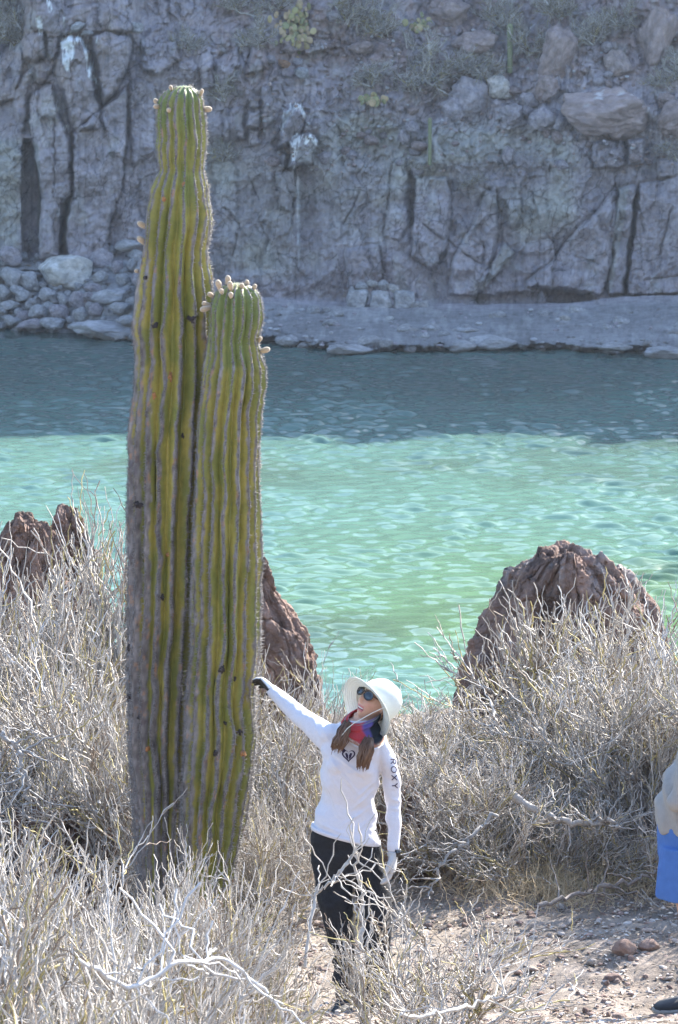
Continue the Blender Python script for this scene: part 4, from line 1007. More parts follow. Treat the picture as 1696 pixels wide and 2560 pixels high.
# sunglasses
gl = bpy.data.objects.new('sunglasses', None); COL.objects.link(gl); gl.parent = woman
for sg in (-1, 1):
    c_ = hd(sg * 0.034, 0.105, 0.014)
    nrm = unit(hf + hs * sg * 0.22); a_ = unit(hs - nrm * (hs @ nrm)); b_ = np.cross(nrm, a_)
    an = np.linspace(0, 2 * math.pi, 40, endpoint=False)
    rx = 0.0275 * (1 + 0.04 * np.cos(2 * an)); ry = 0.0245 * (1 + 0.06 * np.sin(an) * np.sign(b_ @ hu))
    rim = c_ + np.cos(an)[:, None] * rx[:, None] * a_ + np.sin(an)[:, None] * ry[:, None] * b_
    V_ = np.vstack([rim, c_ + (rim - c_) * 0.6 + nrm * 0.003, c_[None] + nrm * 0.0045, rim - nrm * 0.0015])
    k = np.arange(40); F4 = np.vstack([np.stack([k, (k + 1) % 40, 40 + (k + 1) % 40, 40 + k], -1), np.stack([81 + (k + 1) % 40, 81 + k, k, (k + 1) % 40], -1)])
    F3 = np.stack([40 + k, 40 + (k + 1) % 40, np.full(40, 80)], -1)
    obj('lens', np_mesh('lens', V_ - wroot, [F4, F3]), M['lens'], gl)
    rp = np.vstack([rim, rim[:1]])
    V_, F_ = tube_np(rp, [.0032] * 41, 8, False); obj('frame', np_mesh('frame', V_ - wroot, F_), M['frame'], gl)
    V_, F_ = tube_np([hd(sg * .060, .098, .024), hd(sg * .073, .07, .024), hd(sg * .078, 0.0, .018)], [.004, .0035, .003], 8); obj('temple', np_mesh('temple', V_ - wroot, F_), M['frame'], gl)
V_, F_ = tube_np([hd(-.011, .108, .020), hd(0, .112, .024), hd(.011, .108, .020)], [.003] * 3, 8); obj('bridge', np_mesh('bridge', V_ - wroot, F_), M['frame'], gl)
# hat
ha = unit([.74, .59, .30])                   # axis of the crown
e1 = unit(np.cross(ha, Z1)); e2 = np.cross(ha, e1)
hatc = HC + ha * (-0.045)
an = np.linspace(0, 2 * math.pi, 72, endpoint=False)
def hring(rad, h, wav=0.0, squash=1.0):
    rr = rad * (1 + 0.015 * np.sin(3 * an + 1) * (wav > 0))
    return hatc + np.cos(an)[:, None] * rr[:, None] * e1 + np.sin(an)[:, None] * rr[:, None] * e2 + (h + wav * np.sin(2 * an + 0.6))[:, None] * ha
hat = bpy.data.objects.new('sun_hat', None); COL.objects.link(hat); hat.parent = woman
prof = [(.100, .010), (.115, .004), (.134, -.004), (.154, -.012), (.173, -.022)]
rings = [hring(r_, h_ + 0 * an, 0.010 * (r_ - .1) / .096) for r_, h_ in prof] + [hring(.174, -.026 + 0 * an, 0.010)] + [hring(r_, h_ - .005 + 0 * an, 0.010 * (r_ - .1) / .096) for r_, h_ in prof[::-1]]
V_ = np.vstack(rings + [rings[0]]); F_ = grid_faces(len(rings) + 1, 72, True)
obj('brim', np_mesh('brim', V_ - wroot, F_), M['hat'], hat)
for r_ in (.120, .132, .145, .157, .168):
    h_ = np.interp(r_, [p[0] for p in prof], [p[1] for p in prof])
    rg_ = hring(r_, h_ - .0058 + 0 * an, 0.010 * (r_ - .1) / .096)
    V_, F_ = tube_np(np.vstack([rg_, rg_[:1]]), [.0012] * 73, 5, False); obj('stitching', np_mesh('stitching', V_ - wroot, F_), M['hat'], hat)
rings = [hring(r_, h_ + 0 * an, 0.0) for r_, h_ in ((.102, .008), (.110, .03), (.113, .06), (.111, .09), (.104, .12), (.088, .147), (.064, .166), (.03, .174), (.004, .176))]
V_ = np.vstack(rings); 
V_ += ha * 0 + (0.004 * fbm(V_[:, 0] * 22, V_[:, 1] * 22, V_[:, 2] * 22, 3, 621))[:, None] * unit(ha + X1)
obj('crown', np_mesh('crown', V_ - wroot, grid_faces(len(rings), 72, True)), M['hat'], hat)
# hair: cap under the hat and two loose tails of many locks
D, F = ICO[4]
capv = D * np.array([0.078, 0.094, 0.115]); keep = (capv[:, 2] * 0.75 - capv[:, 1] * 0.75) > -0.012
fk = F[keep[F].all(1)]
V_ = capv @ HB + HC
hair = obj('hair', np_mesh('hair', V_ - wroot, fk, np.ones((len(V_), 3)) * np.array([0.07, 0.04, 0.025])), M['hair'], woman)
def locks(name, a, b, wa, wb, n, seed, fwd):
    rg = np.random.default_rng(seed); VV, FF, CC, off = [], [], [], 0
    for i in range(n):
        f_ = rg.random() * 2 - 1
        dY_ = (rg.random() - 0.5) * 0.05 * (1 - f_ * f_) - 0.012
        k_ = rg.uniform(0.86, 1.03)
        p0 = np.array(a) + np.array([f_ * wa, dY_, rg.normal() * .006]); p3 = np.array(a) + (np.array(b) - np.array(a)) * k_ + np.array([f_ * wb, dY_ * 1.3, rg.normal() * .012])
        cv = rg.normal(size=3) * .006
        pts = [p0, p0 * .67 + p3 * .33 + cv + np.array([f_ * .006, -.006, 0]), p0 * .33 + p3 * .67 - cv * .6 + np.array([f_ * .006, -.005, 0]), p3]
        v, f = tube_np(pts, np.array([.0035, .0042, .0035, .001]), 5, False)
        VV.append(v); FF += [np.asarray(x) + off for x in f]; off += len(v)
        base = np.array([0.085, 0.045, 0.026]) * rg.uniform(.6, 1.5); tip = np.array([0.19, 0.10, 0.055])
        tcol = np.clip((v @ Z1 - p3[2]) / (p0[2] - p3[2]), 0, 1)[:, None]
        CC.append(base * tcol + (0.5 * base + .5 * tip) * (1 - tcol))
    return obj(name, np_mesh(name, np.vstack(VV) - wroot, FF, np.vstack(CC)), M['hair'], hair)
locks('hair_tail', w(868, 1806, -.10), w(842, 1872, -.14), .018, .030, 130, 631, -1)
locks('hair_tail', w(923, 1846, -.155), w(905, 1916, -.17), .022, .032, 150, 633, -1)
# scarf
sr = [(918, 1781, 44, -15, .078, .0), (908, 1791, 43, -10, .082, -.01), (902, 1803, 42, -3, .088, -.015), (902, 1815, 45, 6, .10, -.02), (906, 1826, 49, 10, .118, -.03), (908, 1833, 50, 12, .125, -.035), (908, 1838, 50, 12, .126, -.035)]
seg = 90; an = np.linspace(0, 2 * math.pi, seg, endpoint=False)
VV = []
rr_i = np.linspace(0, 6, 40)
cols = []
for ri in rr_i:
    px_, py_, hw_, tl_, dp_, dy_ = [np.interp(ri, np.arange(7), [r[k] for r in sr]) for k in range(6)]
    c_ = w(px_, py_, dy_); a_ = (w(px_ + hw_, py_ + tl_, dy_) - w(px_ - hw_, py_ - tl_, dy_)) / 2
    b_ = np.array([0, dp_, 0.35 * dp_])
    fo = 1.04 + 0.08 * np.sin(ri * 4.2 + 2.0 * np.cos(an + .5)) * smooth(0, 1, ri) * smooth(6, 5, ri) + 0.02 * fbm(np.cos(an) * 3, np.sin(an) * 3, ri * 1.2, 3, 641)
    VV.append(c_ + (np.cos(an) * fo)[:, None] * a_ + (np.sin(an) * fo)[:, None] * b_)
    side = np.cos(an)
    redc = np.array([0.42, 0.045, 0.05]); navy = np.array([0.035, 0.04, 0.12]); blk = np.array([0.012, 0.017, 0.025]); tan_ = np.array([0.34, 0.17, 0.10]); pale_ = np.array([0.55, 0.57, 0.62])
    nn = 0.35 * vnoise(np.cos(an) * 2, np.sin(an) * 2, ri, 645)
    c = np.ones((seg, 3)) * redc
    kb = smooth(0.05, 0.3, side + 0.12 * (2.4 - ri) + nn * .4) * smooth(4.2, 3.4, ri + 1.0 * side); c = c * (1 - kb[:, None]) + np.array([0.09, 0.07, 0.22]) * kb[:, None]
    kb = smooth(0.5, 0.62, side); c = c * (1 - kb[:, None]) + blk * kb[:, None]
    st_ = smooth(.35, .5, np.sin(ri * 9)) * (ri < 1.0); c = c * (1 - st_ * .8) + np.array([0.20, 0.22, 0.26]) * st_ * .8
    kt = smooth(4.0, 4.5, ri + 0.3 * nn); dots = (vnoise(an * 9, ri * 4, .3, 647) > .25)[:, None] * 0.7
    tc_ = tan_ * (1 - dots) + np.array([0.6, 0.5, 0.38]) * dots
    c = c * (1 - kt[:, None]) + tc_ * kt[:, None]
    if ri > 5.5: c = np.ones((seg, 3)) * pale_
    cols.append(c)
obj('scarf', np_mesh('scarf', np.vstack(VV) - wroot, grid_faces(len(rr_i), seg, True), np.vstack(cols)), M['scarf'], woman)
cp = [w(962, 1768, -.14), w(930, 1783, -.15), w(900, 1800, -.16), w(885, 1808, -.165), w(868, 1822, -.16), w(852, 1842, -.16), w(843, 1862, -.165)]
V_, F_ = tube_np(cp, [.0022] * 7, 8); obj('chin_cord', np_mesh('chin_cord', V_ - wroot, F_), M['hat'], hat)
# the printed emblem and the word on the sleeve, laid on the cloth
def lay(polys, name):
    """polys: list of (list of px points) triangulated and laid on the shirt"""
    bm = bmesh.new()
    for poly in polys:
        vs = [bm.verts.new((x, -y, 0)) for x, y in poly]
        bm.faces.new(vs)
    bmesh.ops.triangulate(bm, faces=bm.faces[:])
    for _ in range(2):
        bmesh.ops.subdivide_edges(bm, edges=[e for e in bm.edges if e.calc_length() > 3], cuts=1)
        bmesh.ops.triangulate(bm, faces=bm.faces[:])
    for v in bm.verts:
        p = w(v.co.x, -v.co.y, 0)
        for _ in range(2):
            h_, n_, _i, _d = shirt_bvh.ray_cast(Vector((p[0], WY0 - 1.0, p[2])), Vector((0, 1, 0)))
            if h_ is None: break
            p = np.array(w(v.co.x, -v.co.y, h_.y - WY0))
        v.co = Vector(p - wroot) + Vector((0, -0.0035, 0))
    me = bpy.data.meshes.new(name); bm.to_mesh(me); bm.free()
    return obj(name, me, M['print'], shirt)
def heart(cx, cy, s, n=28):
    t = np.linspace(0, 2 * math.pi, n, endpoint=False)
    return [(cx + s * 16 * math.sin(a) ** 3 / 16, cy - s * (13 * math.cos(a) - 5 * math.cos(2 * a) - 2 * math.cos(3 * a) - math.cos(4 * a)) / 16) for a in t]
ho, hi = heart(872, 1888, 17), heart(872, 1887.3, 13.2)
ring = [[ho[i], ho[(i + 1) % 28], hi[(i + 1) % 28], hi[i]] for i in range(28)]
lay(ring + [[(852, 1869), (860, 1870), (866, 1876), (858, 1884), (856, 1880)], [(863, 1883), (868, 1882), (871, 1888), (871, 1898), (866, 1893)], [(881, 1883), (876, 1882), (873, 1888), (873, 1898), (878, 1893)]], 'emblem')
def stroke(p, q, wd):
    d = np.array(q, float) - np.array(p, float); d /= np.linalg.norm(d); n_ = np.array([-d[1], d[0]]) * wd / 2
    return [tuple(np.array(p) - n_), tuple(np.array(q) - n_), tuple(np.array(q) + n_), tuple(np.array(p) + n_)]
def letters(x0, y0, H, adv):
    """the word reads downwards, its foot towards the left; (a along the word, b up the letter)"""
    def T(a, b): return (x0 + b * H + 0.055 * a, y0 + a)
    S = []
    def ln(k, p, q): S.append(stroke(T(k + p[0], p[1]), T(k + q[0], q[1]), 2.3))
    k = 0
    ln(k, (0, 0), (0, 1)); ln(k, (0, 1), (8, 1)); ln(k, (8, 1), (10, .85)); ln(k, (10, .85), (10, .62)); ln(k, (10, .62), (8, .47)); ln(k, (8, .47), (0, .47)); ln(k, (5, .47), (11, 0))
    k = adv[0]
    c = [(7.5 + 7.5 * math.cos(a), .5 + .5 * math.sin(a)) for a in np.linspace(0, 2 * math.pi, 17)]
    for a_, b_ in zip(c[:-1], c[1:]): ln(k, a_, b_)
    k = adv[1]; ln(k, (0, 0), (12, 1)); ln(k, (0, 1), (12, 0))
    k = adv[2]; ln(k, (0, 1), (6, .5)); ln(k, (12, 1), (6, .5)); ln(k, (6, .5), (6, 0))
    return S
lay(letters(977, 1898, 14, (18, 40, 60)), 'sleeve_lettering')

# ---- the man at the right edge, facing left
MY0 = 19.35
def v2(px, py, dy=0.0): return P(px, py, MY0 + dy)
mroot = v2(1735, 2500); mroot[2] = float(ground_z(mroot[0], mroot[1]))
man = thing('person', 'person in grey khaki shirt and blue shorts cut off by the right edge', 'person', mroot)
def mr(rows):
    out = []
    for (py, l, r, dp) in rows: out.append((v2((l + r) / 2, py), (v2(r, py) - v2(l, py)) * 0.5, Y1 * dp))
    return out
mt = [(1775, 1742, 1800, .10), (1790, 1730, 1812, .17), (1830, 1716, 1820, .20), (1890, 1694, 1815, .20), (1950, 1660, 1810, .19), (2010, 1642, 1803, .19), (2050, 1638, 1802, .19), (2072, 1640, 1802, .19)]
marm = [v2(1762, 1812, -.2), v2(1748, 1900, -.23), v2(1722, 1985, -.24), v2(1722, 2040, -.28)]
marm2 = [v2(1762, 1812, .2), v2(1766, 1900, .24), v2(1752, 1985, .24), v2(1735, 2070, .22)]
V_, F_, N_ = remesh([loft(mr(mt)), tube_np([v2(1762, 1812, -.17), v2(1748, 1890, -.22), v2(1716, 1965, -.235), v2(1702, 2000, -.24)], [.075, .07, .068, .062], 18), tube_np(marm2[:3], [.07, .062, .06], 18)], .008, 6, 'shirt')
q = V_ - mroot
V_ = V_ + N_ * (0.010 * fbm(q[:, 0] * 6, q[:, 1] * 6, q[:, 2] * 5, 3, 661) + .011 * np.sin(30 * (q[:, 0] + .5 * q[:, 2]) + 3 * fbm(q[:, 0] * 4, q[:, 1] * 4, q[:, 2] * 4, 2, 663)))[:, None]
obj('shirt', np_mesh('shirt', V_ - mroot, F_), M['khaki'], man)
V_, F_, N_ = remesh([loft(mr([(2055, 1644, 1798, .17), (2100, 1643, 1800, .18), (2140, 1643, 1798, .18)])), tube_np([v2(1712, 2120, -.09), v2(1705, 2180, -.10), v2(1700, 2245, -.10)], [.125, .122, .124], 22, False), tube_np([v2(1725, 2120, .09), v2(1725, 2180, .1), v2(1722, 2245, .1)], [.12, .118, .12], 22, False)], .008, 4, 'shorts')
q = V_ - mroot
V_ = V_ + N_ * (0.007 * fbm(q[:, 0] * 8, q[:, 1] * 8, q[:, 2] * 4, 3, 671))[:, None]
obj('shorts', np_mesh('shorts', V_ - mroot, F_), M['blue'], man)
mC = v2(1772, 1698); hp2, HB2 = head_part(mC, np.array([-1.0, -.1, -.05]), Z1, 1.08)
fa = [v2(1700, 2480, -.11), v2(1712, 2455, .11)]
mb = hp2 + [tube_np([mC - Z1 * .07 + X1 * .01, v2(1770, 1790)], [.062, .07], 16), loft([(c, a * .9, b * .9) for c, a, b in mr(mt)]), loft([(c, a * .92, b * .92) for c, a, b in mr([(2050, 1645, 1796, .17), (2130, 1648, 1795, .17), (2170, 1660, 1790, .15)])]),
      tube_np([v2(1712, 2130, -.09), v2(1722, 2265, -.10), v2(1738, 2350, -.11), v2(1745, 2475, -.11)], [.09, .062, .058, .04], 16), tube_np([v2(1725, 2130, .09), v2(1735, 2265, .1), v2(1745, 2350, .11), v2(1750, 2455, .11)], [.09, .062, .058, .04], 16),
      tube_np(marm, [.055, .048, .042, .03], 14), tube_np(marm2, [.055, .048, .042, .03], 14)]
mb += hand_parts(np.array(marm2[-1]), unit(np.array(marm2[-1]) - marm2[-2]), np.array([0, -1.0, 0]), 1.05, 1.0)
marm_d = unit([0.2, -0.1, 0.3]); mb += hand_parts(np.array(marm[-1]) + X1 * 0.03, unit([0.75, -0.3, 0.1]), np.array([0, 1.0, 0]), 1.0, 1.0, (0.7, .7, .7, .7))
V_, F_, N_ = remesh(mb, .006, 1, 'body')
obj('body', np_mesh('body', V_ - mroot, F_, np.ones((len(V_), 3)) * np.array([0.42, 0.25, 0.18])), M['skin'], man)
capv = D * np.array([0.083, 0.102, 0.122]); fk = F[((capv[:, 2] * .8 - capv[:, 1] * .6) > 0.01)[F].all(1)]
obj('hair', np_mesh('hair', capv @ HB2 * 1.06 + mC - mroot, fk, np.ones((len(capv), 3)) * np.array([0.09, 0.07, 0.06])), M['hair'], man)
for (px_, py_, dy_) in ((1775, 2500, -.11), (1780, 2478, .11)):
    h_ = np.array(v2(px_, py_, dy_)); h_[2] = float(ground_z(h_[0], h_[1])) + .004
    shoe('shoe', h_, [-1, -.15, 0], man, mroot, .29, .052)

# ------------------------------------------------------------------ leafless shrubs
def norm(v): return v / (np.linalg.norm(v, axis=-1, keepdims=True) + 1e-9)
def grow(st, d, ln, K, wig, zig, up, rg):
    Mn = len(st); pts = np.zeros((Mn, K + 1, 3)); pts[:, 0] = st; d = norm(d)
    side = norm(np.cross(d, rg.normal(size=d.shape)))
    for k in range(K):
        d = norm(d + wig * rg.normal(size=d.shape) + np.array([0, 0, up]))
        step = norm(d + ((-1) ** k) * zig * side)
        pts[:, k + 1] = pts[:, k] + step * (ln / K)[:, None]
    return pts
def tubes(pts, r0, r1, S, rg):
    Mn, K1, _ = pts.shape
    t = norm(np.gradient(pts, axis=1))
    ref = norm(rg.normal(size=(Mn, 1, 3)))
    n = norm(np.cross(t, ref)); b = np.cross(t, n)
    rad = r0[:, None] + (r1 - r0)[:, None] * np.linspace(0, 1, K1)[None] ** 0.8
    rad = rad * (1 + 0.18 * rg.normal(size=rad.shape))
    an = np.arange(S) * 2 * math.pi / S
    V = pts[:, :, None] + rad[:, :, None, None] * (np.cos(an)[None, None, :, None] * n[:, :, None] + np.sin(an)[None, None, :, None] * b[:, :, None])
    i = np.arange(Mn)[:, None, None] * K1 * S; k = np.arange(K1 - 1)[None, :, None] * S; s = np.arange(S)[None, None, :]
    a = i + k + s; c = i + k + (s + 1) % S
    F = np.stack([a, c, c + S, a + S], -1).reshape(-1, 4)
    return V.reshape(-1, 3), F, K1 * S
def pick(pts, n, lo, hi, rg):
    Mn, K1, _ = pts.shape
    i = rg.integers(0, Mn, n); t = rg.uniform(lo, hi, n) * (K1 - 1)
    k = np.minimum(t.astype(int), K1 - 2); f = (t - k)[:, None]
    p = pts[i, k] * (1 - f) + pts[i, k + 1] * f
    return p, norm(pts[i, k + 1] - pts[i, k])
GREY = np.array([0.41, 0.375, 0.335]); OLIV = np.array([0.38, 0.32, 0.15]); BRWN = np.array([0.24, 0.19, 0.15]); WHIT = np.array([0.53, 0.50, 0.47])
def twig_cols(n, rg, olive=0.16, brown=0.14, white=0.18, gain=1.0):
    u = rg.random(n); c = np.ones((n, 3)) * GREY
    c[u < olive] = OLIV; c[(u >= olive) & (u < olive + brown)] = BRWN; c[u > 1 - white] = WHIT
    return c * rg.uniform(0.75, 1.2, (n, 1)) * gain
def bush_meshes(seed, H, Rr, nst=14, n1=190, n2=1100, n3=3200, tr=0.0036, low=0.25, lean=(0, 0), gain=1.0, olive=0.10, kr=1.0, upb=0.05):
    rg = np.random.default_rng(seed)
    az = rg.uniform(0, 2 * math.pi, nst); el = np.arcsin(rg.uniform(math.sin(low), 0.99, nst))
    d = np.stack([np.cos(az) * np.cos(el), np.sin(az) * np.cos(el), np.sin(el)], -1) + np.array([lean[0], lean[1], 0])
    d = norm(d)
    ln = 1.0 / np.sqrt((d[:, 0] ** 2 + d[:, 1] ** 2) / Rr ** 2 + d[:, 2] ** 2 / H ** 2) * rg.uniform(0.7, 1.0, nst)
    st = np.concatenate([rg.normal(size=(nst, 2)) * 0.06 * Rr, np.full((nst, 1), -0.05)], 1)
    L0 = grow(st, d, ln, 9, 0.16, 0.12, 0.02, rg)
    p, t = pick(L0, n1, 0.22, 1.0, rg)
    L1 = grow(p, t + 0.75 * rg.normal(size=t.shape) + np.array([0, 0, 0.15]), 0.42 * H * rg.uniform(0.35, 1.0, n1), 7, 0.16, 0.22, upb, rg)
    p, t = pick(L1, n2, 0.1, 1.0, rg)
    L2 = grow(p, t + 0.46 * rg.normal(size=t.shape) + np.array([0, 0, 0.14]), 0.31 * H * rg.uniform(0.35, 1.15, n2), 7, 0.10, 0.26, upb, rg)
    p, t = pick(L2, n3, 0.05, 1.0, rg)
    L3 = grow(p, t + 0.46 * rg.normal(size=t.shape) + np.array([0, 0, 0.10]), 0.165 * H * rg.uniform(0.35, 1.2, n3), 5, 0.08, 0.28, upb, rg)
    one = np.ones
    v0, f0, k0 = tubes(L0, one(nst) * 0.017 * kr * rg.uniform(.6, 1.3, nst), one(nst) * 0.005 * kr, 6, rg)
    c0 = np.repeat(twig_cols(nst, rg, 0.05, 0.3, 0.2, gain), k0, 0)
    br = np_mesh('branches', v0, f0, c0)
    V, F, C, off = [], [], [], 0
    for Lk, ra, rb, nn, S in ((L1, 2.1, 1.25, n1, 4), (L2, 1.25, 0.85, n2, 3), (L3, 0.95, 0.55, n3, 3)):
        v, f, k = tubes(Lk, one(nn) * tr * ra * rg.uniform(.8, 1.25, nn), one(nn) * tr * rb, S, rg)
        V.append(v); F.append(f + off); off += len(v); C.append(np.repeat(twig_cols(nn, rg, olive=olive, gain=gain), k, 0))
    tw = np_mesh('twigs', np.vstack(V), np.vstack(F), np.vstack(C))
    return br, tw
BUSH = [bush_meshes(700 + i, 1.0, 0.72, 13, 170, 850, 2100, 0.0029) for i in range(5)]
SPARSE = [bush_meshes(750 + i, 1.0, 0.60, 9, 70, 260, 620, 0.0036, 0.6) for i in range(2)]
def bush(px, Y, H, Rr, label, kind=0, rot=0.0, lib=None, mt='twig', group='leafless shrubs on the near bank', name='leafless_shrub', loc=None, dz=0.0):
    br, tw = (lib or BUSH)[kind]
    loc = loc or on_ground(px, Y)
    t = thing(name, label, 'shrub', loc + Vector((0, 0, dz)), group)
    t.rotation_euler = (0, 0, rot); t.scale = (Rr / 0.72, Rr / 0.72, H)
    a = obj('branches', br, M[mt], t); b = obj('twigs', tw, M[mt], t); b['kind'] = 'stuff'
    return t
near = [(110, 24.6, 2.20, 1.21, 'tall pale leafless shrub at the far left in front of the left outcrop', 0, 0.3), (270, 24, 2.05, 0.79, 'dense grey shrub just left of the tall cactus stem, tips above the water line', 1, 1.1),
        (-40, 22.8, 1.89, 1.16, 'broad grey shrub cut by the left edge at mid height', 2, 2.0), (170, 22, 1.49, 1.00, 'tangled grey shrub left of the cactus, standing before the taller left shrubs', 3, 0.7),
        (300, 21.4, 1.16, 0.63, 'low grey shrub at the left foot of the tall cactus stem', 4, 2.5), (690, 24.4, 1.15, 0.58, 'pale shrub right behind the shorter cactus stem', 1, 3.0),
        (740, 22.6, 1.12, 0.65, 'dense shrub between the cactus and the woman under her raised arm', 2, 0.2), (660, 21.4, 0.92, 0.53, 'low shrub at the right foot of the shorter cactus stem', 0, 4.0),
        (985, 25.6, 0.55, 0.73, 'low twiggy shrub behind the hat of the woman at the bank edge', 3, 1.7), (1090, 24.6, 0.62, 0.73, 'grey shrub right of the woman, left of the right outcrop', 4, 0.9),
        (1470, 24.6, 1.66, 1.16, 'big leafless shrub growing over the front of the right outcrop', 0, 4.2), (1690, 25, 1.40, 1.05, 'tall grey shrub at the right edge behind the person in shorts', 1, 5.1),
        (1240, 23.6, 0.80, 0.89, 'wide grey shrub in the middle of the right thicket', 2, 3.6), (1530, 23.2, 1.28, 1.00, 'tangled shrub with dark trunk in the right thicket', 3, 2.9),
        (1110, 22.4, 0.85, 0.68, 'low grey shrub right beside the hanging arm of the woman', 4, 5.5), (1330, 22.3, 0.76, 0.73, 'low sprawling shrub at the front of the right thicket above the bare ground', 1, 0.5),
        (870, 24.2, 0.72, 0.73, 'grey shrub directly behind the woman', 0, 2.2), (1680, 23, 1.04, 0.73, 'shrub at the right edge by the shirt of the cropped person', 4, 1.3)]
for a in near: bush(*a[:5], kind=a[5], rot=a[6])
front = [(90, 10.6, 1.20, 0.78, 'pale foreground shrub in the lower left corner', 2, 0.4), (400, 10.2, 1.02, 0.52, 'blurred foreground shrub at the bottom, below the cactus', 3, 1.9), (270, 14.2, 1.15, 0.64, 'foreground shrub covering the foot of the tall cactus stem', 0, 3.3),
         (500, 15.2, 0.88, 0.50, 'foreground shrub covering the foot of the shorter cactus stem', 4, 0.8), (20, 16.6, 1.20, 0.8, 'grey shrub at the left edge between the foreground shrubs and the cactus', 1, 2.6), (760, 9.2, 0.88, 0.48, 'low blurred shrub at the bottom centre left of the woman', 1, 4.4),
         (200, 8.6, 0.95, 0.6, 'nearest shrub at the very bottom left', 4, 5.0), (640, 16.8, 0.62, 0.36, 'small shrub beside the right leg of the woman', 3, 0.1)]
for a in front: bush(*a[:5], kind=a[5], rot=a[6], group='leafless shrubs in the foreground')
bush(945, 17.2, 0.50, 0.32, 'open twiggy shrub standing in front of the legs of the woman', 0, 1.0, SPARSE, group='leafless shrubs in the foreground')
bush(1120, 15.8, 0.70, 0.62, 'low sparse shrub on the bare ground right of the woman', 1, 4.0, SPARSE, group='leafless shrubs in the foreground')
bush(1010, 9.6, 0.62, 0.55, 'blurred sparse shrub at the bottom right of centre', 0, 5.2, SPARSE, group='leafless shrubs in the foreground')
bush(1960, 22.4, 2.2, 0.72, 'tall shrub mostly beyond the right edge, shading the bare ground', 2, 0.9)
bush(1900, 21.6, 1.3, 0.6, 'shrub beyond the right edge next to the cropped person', 0, 2.9)
# long bare limbs: fallen branches sprawling through the shrubs
def limb(label, pts, r0, r1, seed, col=GREY):
    rg = np.random.default_rng(seed); pts = np.array([p for p in pts], float)
    t = np.linspace(0, 1, len(pts)); tt = np.linspace(0, 1, 26)
    q = np.stack([np.interp(tt, t, pts[:, k]) for k in range(3)], -1) + rg.normal(size=(26, 3)) * r0 * 0.8
    v, f = tube_np(q, np.linspace(r0, r1, 26) * (1 + .12 * rg.normal(size=26)), 9)
    side_p, side_t = pick(q[None], 16, 0.1, 1, rg)
    S_ = grow(side_p, side_t + .8 * rg.normal(size=side_t.shape), rg.uniform(.12, .38, 16), 6, .2, .3, .03, rg)
    v2_, f2_, k2 = tubes(S_, np.ones(16) * r1 * .8, np.ones(16) * .003, 4, rg)
    loc = Vector(q[0]); th_ = thing('dead_branch', label, 'branch', loc, 'bare branches among the shrubs')
    obj('limb', np_mesh('limb', v - np.array(loc), f, np.ones((len(v), 3)) * col), M['twig'], th_)
    obj('side_twigs', np_mesh('side_twigs', v2_ - np.array(loc), f2_, np.ones((len(v2_), 3)) * col), M['twig'], th_)
limb('thick grey crooked branch lying across the right thicket', [P(1290, 2005, 22.2), P(1370, 2045, 22.1), P(1450, 2065, 22.0), P(1500, 2040, 22.0), P(1560, 2075, 21.9)], .024, .013, 801, np.array([.33, .30, .27]))
limb('dark upright trunk in the right thicket beside the cropped person', [P(1613, 2110, 22.4), P(1610, 2040, 22.4), P(1604, 1980, 22.4), P(1580, 1930, 22.5)], .022, .014, 802, np.array([.17, .145, .125]))
limb('long pale branch arching through the foreground below the cactus', [P(200, 2400, 9.6), P(320, 2470, 9.7), P(450, 2410, 9.8), P(560, 2395, 10.0), P(640, 2460, 10.0), P(720, 2540, 10.0)], .007, .004, 803, np.array([.5, .48, .46]))
limb('grey branch reaching right along the bottom of the picture', [P(1000, 2545, 12), P(1120, 2525, 12.2), P(1230, 2500, 12.4), P(1290, 2490, 12.4)], .007, .004, 804, GREY)
limb('low dark branch lying on the bare ground towards the cropped person', [P(1350, 2260, 21.2), P(1480, 2225, 21.4), P(1580, 2205, 21.5), P(1640, 2180, 21.5)], .014, .009, 805, np.array([.2, .17, .15]))
limb('curved grey branch through the left shrubs near the left edge', [P(0, 1835, 21.0), P(50, 1880, 21.0), P(70, 1960, 21.0), P(60, 2040, 21.0)], .014, .009, 806, np.array([.3, .29, .28]))
limb('pale branch sweeping down from the right thicket to the bare ground', [P(1240, 2035, 21.8), P(1160, 2110, 21.6), P(1110, 2150, 21.5), P(1080, 2230, 21.4)], .012, .007, 807, np.array([.28, .26, .24]))
limb('upright grey branch standing just in front of the trousers of the woman', [P(915, 2560, 17.2), P(905, 2400, 17.3), P(908, 2270, 17.4), P(890, 2170, 17.4), P(893, 2115, 17.4)], .013, .005, 808, GREY)
limb('grey crooked twig crossing the dark trousers of the woman', [P(760, 2420, 17.0), P(790, 2235, 17.2), P(812, 2215, 17.2), P(850, 2180, 17.2), P(876, 2150, 17.2)], .008, .004, 809, GREY)

